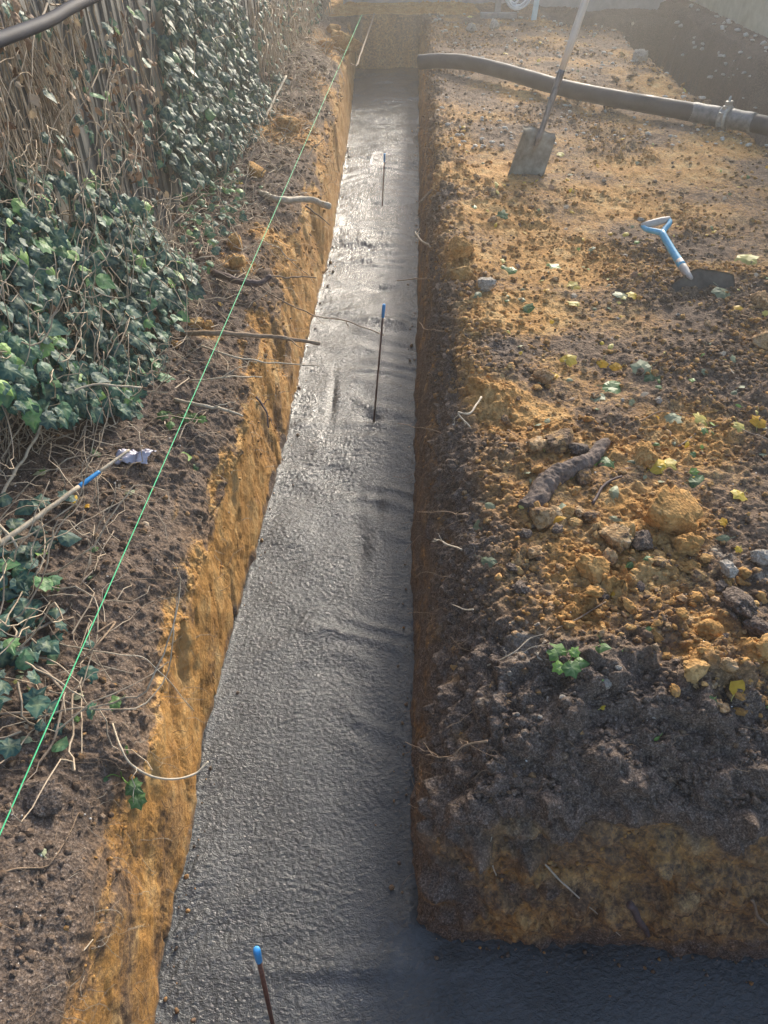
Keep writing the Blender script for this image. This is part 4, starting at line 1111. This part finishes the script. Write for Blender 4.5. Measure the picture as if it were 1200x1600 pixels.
HERO = [
 (1040, 802, 46, 'orange', 'clay_clod', 'largest rounded orange clay clod, right of the log', .20),
 (1066, 850, 24, 'orange', 'clay_clod', 'smooth orange clod just below the largest one', .2),
 (926, 893, 27, 'orange', 'clay_clod', 'crumbly bright orange clod below the log', .25),
 (845, 806, 26, 'tan', 'clay_clod', 'pale angular tan clod at the lower end of the log', .2),
 (1008, 712, 26, 'orange', 'clay_clod', 'flattish orange clod right of the upper end of the log', .35),
 (870, 690, 28, 'brown', 'earth_clod', 'big dull brown clod just above the log', .2),
 (905, 703, 17, 'dark', 'earth_clod', 'dark purple brown clod touching the upper end of the log', .2),
 (838, 697, 18, 'tan', 'clay_clod', 'upright tan clod left of the big dull brown one', .2),
 (846, 589, 18, 'tan', 'clay_clod', 'flat topped tan clod near a bright yellow leaf', .25),
 (722, 390, 23, 'orange', 'clay_clod', 'tall orange clod on the lip of the trench below the shovel', .15),
 (722, 428, 18, 'orange', 'clay_clod', 'orange clod tucked under the tall one on the trench lip', .3),
 (758, 446, 18, 'pale', 'stone', 'whitish stone on the lip of the trench near the green leaves', .3),
 (1186, 476, 18, 'tan', 'stone', 'pinkish grey stone at the right edge, right of the blue handled shovel', .2),
 (1196, 536, 20, 'tan', 'stone', 'rounded tan stone cut by the right edge of the photo', .2),
 (1000, 90, 16, 'pale', 'stone', 'flat white stone near the dark trench by the house wall', .35),
 (772, 42, 9, 'pale', 'stone', 'upright pale stone below the far timber frame', .1),
 (737, 47, 9, 'pale', 'stone', 'flat white chip on the ground left of the upright pale stone', .3),
 (975, 832, 20, 'orange', 'clay_clod', 'upright smooth orange clod in the middle of the heap', .1),
 (1000, 850, 21, 'dark', 'earth_clod', 'shiny dark brown clod below the largest orange clod', .15),
 (960, 840, 26, 'tan', 'clay_clod', 'grey tan clod in the middle of the heap', .25),
 (1107, 988, 19, 'orange', 'clay_clod', 'bright orange crumbly clod on the dark soil at the right', .1),
 (1083, 1045, 22, 'mix', 'clay_clod', 'rusty brown clod left of the bright yellow star shaped leaf', .15),
 (1128, 1050, 17, 'tan', 'clay_clod', 'grey and orange clod above the bright yellow star shaped leaf', .15),
 (1135, 895, 15, 'pale', 'stone', 'grey white chalky lump at the right side of the heap', .2),
 (1192, 870, 18, 'pale', 'stone', 'chalky lump cut by the right edge of the photo', .2),
 (1150, 945, 30, 'dark', 'earth_clod', 'large dark clod at the right side of the heap', .25),
 (1185, 985, 26, 'dark', 'earth_clod', 'dark clod at the right edge beside the bright orange crumbly one', .25),
 (950, 875, 16, 'tan', 'clay_clod', 'cream coloured clod above the crumbly bright orange one', .15),
 (1190, 1020, 18, 'mix', 'clay_clod', 'mottled orange clod at the right edge', .2),
 (885, 800, 13, 'orange', 'clay_clod', 'small orange clod near the green leaf below the log', .2),
 (912, 745, 17, 'brown', 'earth_clod', 'brown clod resting against the lower right side of the log', .2),
 (402, 270, 17, 'orange', 'clay_clod', 'flat orange lump on the left bank above the pale root stub', .3),
 (370, 385, 15, 'orange', 'clay_clod', 'upper of two stacked orange lumps beside the dark root, left of the line', .1),
 (372, 412, 17, 'orange', 'clay_clod', 'lower of two stacked orange lumps beside the dark root', .2),
 (305, 506, 13, 'orange', 'clay_clod', 'orange lump above the long straight brown root', .2),
 (328, 510, 9, 'orange', 'clay_clod', 'smaller orange lump beside the one above the long brown root', .2),
 (276, 540, 10, 'orange', 'clay_clod', 'orange lump at the edge of the ivy bush below the long brown root', .2),
 (455, 195, 24, 'orange', 'clay_clod', 'broad orange lump on the left bank by the standing pale stick', .35),
 (535, 78, 24, 'orange', 'clay_clod', 'orange lump on the far left trench lip beside the line', .2),
 (510, 75, 16, 'orange', 'clay_clod', 'orange lump behind the one on the far left trench lip', .2),
 (520, 50, 12, 'orange', 'clay_clod', 'pale orange lump at the far end of the left trench lip', .2),
 (60, 1230, 40, 'dark', 'earth_clod', 'broad smooth grey brown mound of soil at the lower left edge', .66),
]
for k, (u, v, r, typ, nm, lab, sink) in enumerate(HERO):
    q, s = px_size(u, v + r * .35, r)
    sub = 5 if r > 20 else 4
    me = clod_mesh(nm, typ, 400 + k, sub, False, (1.05, .85, .72 if sink > .1 else 1.0), 1.0)
    put(nm, me, q, s, sink, (random.uniform(-.25, .25), random.uniform(-.25, .25), random.uniform(0, 6.28)), lab, 'stone' if nm == 'stone' else 'clod')
lib = {t: [clod_mesh('clay_clod' if t in ('orange', 'tan', 'mix') else 'earth_clod', t, 500 + i * 17 + len(t), 4, False, (1, .75, .55)) for i in range(5)] for t in CT}
ZONES = [  # polygon, count, (min px, max px), type weights, phrase
 ([(820, 800), (900, 770), (1000, 860), (1100, 860), (1200, 880), (1200, 1000), (1050, 1010), (900, 990), (790, 930)], 92, (6, 16), 'orange tan orange mix brown dark tan', 'in the crumbled heap below the log'),
 ([(1020, 990), (1200, 1000), (1200, 1130), (1060, 1140), (1030, 1060)], 30, (6, 13), 'orange mix tan dark orange', 'on the soil round the star shaped yellow leaf'),
 ([(780, 560), (900, 560), (960, 690), (820, 760), (790, 680)], 36, (5, 12), 'orange tan brown mix tan', 'between the trench lip and the log'),
 ([(690, 170), (800, 200), (830, 480), (760, 560), (700, 480)], 46, (4, 9), 'orange tan mix brown orange', 'along the right lip of the trench below the shovel'),
 ([(850, 280), (1200, 300), (1200, 740), (960, 680), (850, 480)], 40, (4, 8), 'orange tan brown mix pale', 'scattered on the trodden ground round the blue handled shovel'),
 ([(1000, 75), (1100, 140), (1110, 165), (960, 140), (960, 90)], 12, (5, 9), 'brown mix brown tan', 'on the edge of the dark trench by the house wall'),
 ([(830, 1000), (1000, 1060), (1050, 1160), (900, 1180), (760, 1100)], 30, (5, 12), 'dark dark brown dark pale', 'in the dark topsoil near the lower corner of the block'),
]
NAMES = {'orange': ('clay_clod', 'orange'), 'tan': ('clay_clod', 'tan'), 'mix': ('clay_clod', 'rust coloured'), 'brown': ('earth_clod', 'brown'), 'dark': ('earth_clod', 'dark'), 'pale': ('stone', 'whitish')}
for poly, cnt, (r0, r1), types, phrase in ZONES:
    us = [p[0] for p in poly]; vs = [p[1] for p in poly]; k = 0; types = types.split()
    while k < cnt:
        u, v = random.uniform(min(us), max(us)), random.uniform(min(vs), max(vs))
        if not in_poly(u, v, poly): continue
        t = random.choice(types); r = r0 + (r1 - r0) * random.random() ** 2.2
        q, s = px_size(u, v, r)
        nm, cw = NAMES[t]
        put(nm, random.choice(lib[t]), q, s, random.uniform(.15, .4), None, 'small %s %s %s' % (cw, 'stone' if nm == 'stone' else 'clod', phrase), 'stone' if nm == 'stone' else 'clod', 'small %s clods %s' % (cw, phrase) if nm != 'stone' else 'small stones ' + phrase)
        k += 1

# crumbs: uncountable
def crumbs(name, n, xs, ys, rfn, accept, label, cols=None, sub=1):
    v0, f0 = ICO[sub]; mb = MB(); k = 0
    tpl = [v0 * (1 + .6 * vnoise(v0 * 2.1 + i * 9.1, i))[:, None] for i in range(16)]
    while k < n:
        y = ys[0] + (ys[1] - ys[0]) * random.random() ** 1.7; x = random.uniform(*xs)
        a_ = accept(x, y)
        if random.random() > a_: continue
        z = gz(x, y)
        if z < -.5: continue
        r = rfn(y); R = np.array(Matrix.Rotation(random.uniform(0, 6), 3, random.choice('XYZ')))
        w = (random.choice(tpl) @ R.T) * r * np.array([1, random.uniform(.6, 1), random.uniform(.5, .9)]) + np.array([x, y, z + r * .25])
        j, i = gidx(x, y)
        if cols: c, d, l = cols[int(random.random() * len(cols))]
        else:
            c, d, l = float(CLAYG[j, i]) + random.gauss(.18, .3) * (1.2 - min(1, float(DARKG[j, i]))), float(DARKG[j, i]) + random.gauss(-.28, .2) * (1.3 - min(1, float(DARKG[j, i]))), float(PALEG[j, i]) + (.35 if random.random() < .12 else 0)
        mb.add(w, f0, clay=c, dark=d, pale=l, wet=0); k += 1
    o = mb.build(name, M['soil'] if not cols or cols[0] != 'bone' else M['bone']); tag(o, label, 'soil crumbs', None, 'stuff'); return o
def acc_right(x, y):
    j, i = gidx(x, y)
    if x < xR(y) + .03 or y < yF(x) + .05: return 0
    return float(np.clip(crumb[j, i], 0, 1)) ** 1.5
def acc_left(x, y):
    return .8 if x < xL(y) - .03 and x > xf(y) + .02 else 0
crumbs('soil_crumbs', 15000, (.1, 2.0), (.75, 4.0), lambda y: random.choice((.0022, .003, .003, .004, .0055, .0085)) * random.uniform(.8, 1.3), acc_right, 'loose crumbs of clay and topsoil covering the right-hand block', sub=2)
crumbs('soil_crumbs', 9000, (.2, 2.8), (2.5, 10.5), lambda y: random.choice((.004, .006, .009, .013)) * random.uniform(.8, 1.3), acc_right, 'loose crumbs on the far part of the right-hand block')
crumbs('soil_crumbs', 5000, (-1.3, -.4), (.3, 8), lambda y: random.choice((.002, .003, .005, .008)) * random.uniform(.8, 1.4) * (1 + y * .15), acc_left, 'loose crumbs of dark soil on the left bank')
def edge_crumbs():
    v0, f0 = ICO[1]; mb = MB()
    for k in range(330):
        y = .5 + 8 * random.random() ** 1.1; e = random.expovariate(1 / .022)
        x = xL(y) + .01 + e if random.random() < .6 or y < .8 else xR(y) - .01 - e
        if k % 6 == 0: x = random.uniform(.1, 1.1); y = yF(x) - .01 - e
        r = random.choice((.0015, .002, .003, .005)) * random.uniform(.7, 1.3) * (1 + .15 * y)
        w = v0 * (1 + .5 * vnoise(v0 * 2 + k, 3))[:, None] * r + np.array([x, y, -.594 + r * .3])
        mb.add(w, f0, clay=random.uniform(0, .7), dark=random.uniform(.1, .7), pale=0, wet=0)
    tag(mb.build('fallen_crumbs', M['soil']), 'crumbs of clay fallen onto the edges of the wet concrete', 'soil crumbs', None, 'stuff')
edge_crumbs()
def specks(name, n, label, m, xs, ys, acc, rr, sub=1):
    v0, f0 = ICO[sub]; mb = MB(); k = 0
    while k < n:
        y = ys[0] + (ys[1] - ys[0]) * random.random() ** 1.8; x = random.uniform(*xs)
        if random.random() > acc(x, y): continue
        z = gz(x, y)
        if z < -.45: continue
        r = random.uniform(*rr) * (1 + .12 * y)
        w = v0 * r * np.array([random.uniform(.6, 1.5), random.uniform(.6, 1.5), random.uniform(.4, .8)]) * (1 + .3 * vnoise(v0 * 2 + k, 3))[:, None] + np.array([x, y, z + r * .8])
        mb.add(w, f0); k += 1
    o = mb.build(name, m); tag(o, label, 'grit', None, 'stuff')
specks('white_grit', 420, 'white specks of grit and shell in the dark soil of the left bank', M['bone'], (-1.2, -.5), (.3, 6), acc_left, (.0008, .0026))
specks('white_grit', 420, 'white specks of grit on the right-hand block', M['bone'], (.15, 2.6), (.7, 7), lambda x, y: 1 if x > xR(y) + .1 and y > yF(x) + .1 else 0, (.0008, .0024))
specks('pale_chips', 160, 'pale rubble bits in the dark earth face under the house wall', M['stone'], (3.5, 3.95), (5.8, 11.2), lambda x, y: 1 if gz(x, y) < -.1 else .3, (.006, .016))
specks('pale_chips', 330, 'pale chips and dead leaf bits strewn on the far ground', M['stone'], (.4, 3.0), (5.5, 11.2), lambda x, y: .5 if x > xR(y) + .1 else 0, (.004, .011))

# root hairs and straw: uncountable
def hairs(name, n, label, pick, m, r=(.0004, .0009), ln_=(.03, .12)):
    mb = MB(); k = 0; t = 0
    while k < n and t < n * 40:
        t += 1
        q = pick()
        if q is None: continue
        p, d, grav = q; line = [p.copy()]; L = random.uniform(*ln_) / 6; d = np.array(d, float)
        sc_ = 1 + .25 * p[1]
        for i in range(6):
            d = d / (np.linalg.norm(d) + 1e-6) * .9 + np.array([random.gauss(0, .35) for _ in range(3)]) + np.array([0, 0, -grav]); p = p + d / np.linalg.norm(d) * L
            zg = gz(p[0], p[1]); p = p.copy()
            if zg > p[2]: p[2] = zg + .002
            line.append(p)
        rr_ = random.uniform(*r) * sc_
        tube(mb, line, np.linspace(rr_, rr_ * .5, 7), 3, cap=False); k += 1
    tag(mb.build(name, m), label, 'root hairs', None, 'stuff')
def pick_left():
    y = .35 + 6 * random.random() ** 1.6; x = xL(y) - random.uniform(.0, .5); z = gz(x, y)
    if z < -.5: return None
    return np.array([x, y, z + .004]), (random.gauss(.5, 1), random.gauss(0, 1), .2), .1
def pick_lwall():
    y = .4 + 6 * random.random() ** 1.3; x = xL(y) - random.uniform(.0, .10); z = gz(x, y)
    if z < -.5: return None
    return np.array([x, y, z]), (1, random.gauss(0, .5), .1), .12
def pick_rwall():
    y = .8 + 6.5 * random.random() ** 1.3; x = xR(y) + random.uniform(.03, .22) * float(np.interp(y, [1, 4], [1, .5])); z = gz(x, y)
    if z < -.5: return None
    return np.array([x, y, z + .004]), (-1, random.gauss(0, .8), .4), .15
def pick_front():
    x = random.uniform(.1, 1.0); y = yF(x) + random.uniform(.03, .3); z = gz(x, y)
    return np.array([x, y, z + .004]), (random.gauss(0, .8), -1, .1), .2
def pick_right():
    y = .9 + 6 * random.random() ** 1.5; x = xR(y) + .1 + random.random() * 2; z = gz(x, y)
    return np.array([x, y, z + .004]), (random.gauss(0, 1), random.gauss(0, 1), .1), .1
hairs('root_hairs', 520, 'fine rootlets and straw lying on the left bank', pick_left, M['root'])
hairs('root_hairs', 200, 'fine rootlets poking out of the orange left face', pick_lwall, M['rootpale'], (.0003, .0007), (.03, .10))
hairs('root_hairs', 240, 'fine rootlets hanging from the dark right side of the trench', pick_rwall, M['root'], (.0004, .0009), (.04, .14))
hairs('root_hairs', 150, 'fine rootlets in the brown cut face at the lower right', pick_front, M['root'], (.0003, .0007), (.02, .08))
hairs('root_hairs', 260, 'wisps of root and straw on the right-hand block', pick_right, M['root'], (.0004, .0009), (.02, .09))
def pick_verge():
    y = .9 + 8 * random.random() ** 1.2; x = random.uniform(xf(y) + .1, xL(y) - .15); z = gz(x, y)
    u, v = project(np.array([x, y, z]))
    if v > 1250 or (v > 720 and u > 200): return None
    return np.array([x, y, z + random.random() * .05]), (random.gauss(0, 1), random.gauss(0, 1), .5), .12
hairs('runner_litter', 620, 'mat of thin dry runners and twigs on the verge by the fence', pick_verge, M['vine'], (.0009, .0020), (.10, .34))

# ------------------------------------------------------------------ fallen leaves
def leaf_obj(u, v, px, kind, mk, label, group=None, tilt=.35, rnd=None, name='fallen_leaf', lift=.006):
    px = px * 1.0
    q, s = px_size(u, v, px)
    mb = MB(); n = gnormal(q[0], q[1], .04)
    R = rot_from((n[0] + random.gauss(0, tilt), n[1] - .25 + random.gauss(0, tilt), n[2] + .2), random.uniform(0, 6.28))
    V, f, vein = random.choice(TPL[kind])
    mb.add((V - np.array([0, .38, 0])) * s * 1.15 @ np.array(R).T, f, rnd=random.random() if rnd is None else rnd, vein=vein)
    st = np.array([[0, -.38, 0], [.03, -.6, -.02], [.1, -.8, .0]]) * s @ np.array(R).T
    tube(mb, st, [.0009, .0008, .0006], 4, rnd=.9, vein=.5)
    o = mb.build(name, M[mk], smooth=False); o.location = q + np.array([0, 0, lift + s * .05])
    return tag(o, label, 'leaf', group)
HL = [(886, 568, 24, 'maple', 'yellow', 'bright yellow folded leaf near the flat topped tan clod'), (869, 590, 22, 'maple', 'yellow', 'pale yellow pointed leaf just below the bright yellow folded one'),
 (1028, 733, 34, 'maple', 'yellow', 'largest golden yellow leaf cluster above the big orange clod'), (1040, 728, 26, 'maple', 'yellow', 'orange tinged leaf on the largest golden cluster'),
 (1152, 1081, 30, 'ivy', 'yellow', 'lemon yellow star shaped leaf on the orange soil at the right'), (1026, 1156, 14, 'oval', 'green', 'small lime leaf on the dark topsoil at the right'),
 (942, 1112, 13, 'oval', 'yellow', 'small orange curled leaf on the dark topsoil'), (1090, 757, 30, 'maple', 'green', 'fresh green lobed leaf right of the largest golden cluster'),
 (1155, 777, 24, 'maple', 'yellow', 'dull yellow leaf lying on the bare ground at the right edge'), (955, 610, 32, 'maple', 'green', 'bright green leaf beside the pale turned leaves'),
 (930, 622, 28, 'maple', 'grey_leaf', 'pale grey green turned leaf left of the bright green one'), (1005, 583, 34, 'maple', 'grey_leaf', 'pale cluster of turned leaves near the right middle'),
 (1015, 592, 30, 'maple', 'green', 'green leaf under the pale cluster near the right middle'), (1098, 660, 28, 'maple', 'yellow', 'pale yellow leaf by the long thin twig at the right'),
 (945, 722, 28, 'maple', 'green', 'blue green leaf at the upper end of the log'), (955, 775, 30, 'oval', 'grey_leaf', 'grey green flat leaf between the log and the big orange clod'),
 (882, 803, 30, 'maple', 'green', 'dark green lobed leaf below the log'), (866, 817, 24, 'oval', 'yellow', 'yellow green leaf below the dark green lobed one'),
 (764, 795, 22, 'oval', 'grey_leaf', 'grey green leaf on the dark slope left of the log'), (745, 832, 20, 'ivy', 'grey_leaf', 'small grey green leaf on the dark slope, below another'),
 (762, 880, 34, 'oval', 'grey_leaf', 'larger blue grey leaf on the dark slope beside the rootlets'), (965, 815, 20, 'oval', 'grey_leaf', 'narrow leaf standing by the smooth orange clod'),
 (986, 883, 22, 'oval', 'green', 'narrow fresh green leaf standing up in the heap'), (823, 488, 20, 'maple', 'green', 'dark green round leaf near the trench lip'),
 (818, 472, 16, 'oval', 'grey_leaf', 'whitish upturned leaf above the dark green round one'), (748, 466, 18, 'oval', 'grey_leaf', 'white upturned leaf beside the whitish stone'),
 (785, 342, 20, 'ivy', 'green', 'dark green leaf on the trench lip below the shovel blade'), (740, 325, 18, 'oval', 'green', 'narrow dark leaf hanging on the trench lip'),
 (797, 427, 18, 'maple', 'green', 'green leaf right of the tall orange clod'), (787, 410, 12, 'ivy', 'yellow', 'small yellow leaf right of the tall orange clod'),
 (860, 418, 26, 'maple', 'green', 'brownish green leaf left of the blue handled shovel'), (894, 452, 20, 'maple', 'yellow', 'yellow leaf pair below left of the blue handled shovel'),
 (896, 478, 20, 'maple', 'yellow', 'lower pale yellow leaf below left of the blue handled shovel'), (972, 464, 24, 'maple', 'grey_leaf', 'pale turned leaf just left of the dark shovel blade'),
 (990, 462, 18, 'maple', 'yellow', 'yellow scrap of leaf by the dark shovel blade'), (1165, 408, 30, 'maple', 'yellow', 'cream yellow leaf right of the blue handled shovel'),
 (1127, 458, 26, 'maple', 'grey_leaf', 'pale lobed leaf below the tip of the dark shovel blade'), (1148, 486, 18, 'maple', 'yellow', 'cream leaf below the pale lobed one'),
 (875, 245, 12, 'maple', 'yellow', 'yellow leaf beside the upright shovel blade'), (776, 292, 14, 'oval', 'yellow', 'yellow leaf on the trench lip under the upright shovel'),
 (938, 575, 18, 'maple', 'yellow', 'golden leaf above the pale turned ones'), (962, 580, 20, 'maple', 'yellow', 'second golden leaf above the bright green one'),
 (953, 546, 14, 'oval', 'yellow', 'small yellow leaf above the two golden ones'), (1180, 672, 22, 'maple', 'yellow', 'yellow leaf at the right edge by the long twig'), (1152, 670, 20, 'maple', 'yellow', 'yellow leaf left of the one at the right edge'),
 (1050, 658, 24, 'maple', 'grey_leaf', 'grey green leaf near the thin bent twig'), (1132, 845, 20, 'oval', 'grey_leaf', 'white backed leaf right of the largest orange clod'), (1130, 820, 14, 'maple', 'yellow', 'small yellow leaf right of the largest orange clod'),
 (935, 1022, 24, 'ivy', 'green', 'dull green leaf behind the upright green sprig'), (940, 1008, 16, 'oval', 'green', 'dark green leaf above the dull one by the sprig'),
 (1105, 1105, 12, 'ivy', 'green', 'tiny green leaf below left of the lemon yellow star'),
 (115, 787, 20, 'maple', 'yellow', 'lime yellow leaf under the painted stick'), (66, 746, 18, 'ivy', 'grey_leaf', 'pale leaf above the painted stick'), (155, 712, 22, 'ivy', 'green', 'blue green leaf at the tip of the painted stick'),
 (88, 845, 20, 'oval', 'dead', 'curled brown leaf below the painted stick'), (228, 820, 20, 'oval', 'dead', 'pinkish brown curled leaf against the green line'), (205, 772, 16, 'ivy', 'grey_leaf', 'small pale leaf left of the green line'),
 (68, 1335, 16, 'ivy', 'grey_leaf', 'white torn leaf on the dark soil at the lower left'), (12, 935, 30, 'maple', 'green', 'large fresh green leaf at the left edge'), (65, 866, 28, 'ivy', 'green', 'blue green leaf below the painted stick at the left'),
 (292, 722, 20, 'ivy', 'green', 'green leaf trailing at the edge of the orange face'), (310, 735, 16, 'ivy', 'green', 'small green leaf beside the one trailing at the orange face'),
 (180, 1103, 26, 'ivy', 'green', 'dark green leaf right of the green line on the left bank'), (125, 1092, 22, 'ivy', 'grey_leaf', 'pale torn leaf touching the green line'), (45, 1163, 24, 'oval', 'grey_leaf', 'grey round leaf at the green line near the left edge'),
 (282, 325, 10, 'maple', 'yellow', 'small bright yellow leaf in the verge between fence and clay'), (310, 288, 9, 'maple', 'yellow', 'yellow leaf at the foot of the ivy sheet'), (372, 287, 14, 'maple', 'yellow', 'yellow green leaf right of the ivy sheet'),
 (516, 180, 14, 'oval', 'grey_leaf', 'white leaf on the far left trench edge'), (790, 145 - 60, 8, 'maple', 'yellow', 'yellow leaf beyond the hose near the shovel shaft'),
 (1010, 1000 - 120, 12, 'ivy', 'green', 'small dark leaf in the heap below the shiny clod')]
for u, v, px, kd, mk, lab in HL: leaf_obj(u, v, px, kd, mk, lab)
cnt = 0
words_ = {'yellow': 'yellow', 'grey_leaf': 'grey green', 'green': 'green', 'dead': 'brown'}
for zone, n, ph, kinds, pr in (
    ([(700, 200), (1200, 230), (1200, 560), (800, 560)], 105, 'on the trodden ground round the two shovels', ('yellow', 'grey_leaf', 'yellow', 'dead', 'green', 'yellow'), (5, 10)),
    ([(780, 560), (1200, 560), (1200, 820), (1000, 760), (800, 800)], 62, 'on the ground above and right of the log', ('yellow', 'grey_leaf', 'green', 'dead'), (6, 14)),
    ([(660, 15), (1000, 40), (1080, 150), (880, 125), (670, 90)], 46, 'strewn beyond the pump hose', ('yellow', 'dead', 'grey_leaf', 'grey_leaf', 'dead'), (4, 8)),
    ([(830, 820), (1200, 850), (1200, 1150), (850, 1100)], 12, 'in the heap and dark soil below the log', ('green', 'yellow', 'green', 'dead'), (6, 11)),
    ([(230, 640), (330, 560), (420, 330), (470, 150), (500, 60), (440, 60), (330, 290), (290, 450), (60, 700), (0, 1150), (130, 1150), (200, 740)], 46, 'on the verge between the ivy and the trench', ('dead', 'dead', 'grey_leaf', 'green', 'yellow'), (6, 13))):
    us = [p[0] for p in zone]; vs = [p[1] for p in zone]; k = 0
    while k < n:
        u, v = random.uniform(min(us), max(us)), random.uniform(min(vs), max(vs))
        if not in_poly(u, v, zone): continue
        mk = random.choice(kinds)
        leaf_obj(u, v, random.uniform(*pr), random.choice(('maple', 'ivy', 'oval')), mk, 'small %s fallen leaf %s' % (words_[mk], ph), 'small %s leaves %s' % (words_[mk], ph), .5)
        k += 1
# sprigs
def sprig(u, v, label, spec, rnd0):
    q = PG(u, v, .0); root = tag(empty('leaf_sprig', q), label, 'plant')
    for k, (dx, dy, dz, s, rot) in enumerate(spec):
        mb = MB(); e = np.array([dx, dy, dz])
        tube(mb, spline([(0, 0, -.01), e * .5 + np.array([0, 0, .008]), e], 4), .0011, 5, rnd=.8, vein=0); mb.build('stalk', M['green'], root)
        mb = MB(); add_leaf(mb, e, rot_from((0, -.3, 1), 0, (math.sin(rot), math.cos(rot), -.15)), s, 'ivy' if k % 2 else 'maple', rnd0 + .1 * k); mb.build('leaf', M['green'], root, smooth=False)
    return root
sprig(880, 1062, 'upright sprig of yellow green ivy leaves on the dark topsoil', [(.0, .0, .05, .046, 2.8), (.015, .0, .04, .042, 1.5), (-.01, .02, .03, .052, -.4), (.01, .01, .055, .034, .6), (-.01, -.005, .04, .034, -2.0)], .45)
sprig(190, 1215, 'drooping sprig of green ivy leaves by the arched root', [(-.02, -.02, .03, .048, -2.2), (.025, -.03, .02, .050, 2.0), (.05, -.05, .01, .040, 2.7), (.0, .03, .03, .03, .3)], .2)
sprig(275, 655, 'green ivy sprig trailing from the bush over the line', [(-.02, -.02, .04, .045, -2.2), (.03, -.03, .03, .050, 1.8), (.06, .0, .02, .040, 2.7), (.0, -.06, .03, .04, 3.1), (.09, -.03, .02, .035, 1.8)], .25)
print('objects', len(bpy.data.objects), 'verts', sum(len(m.vertices) for m in bpy.data.meshes))
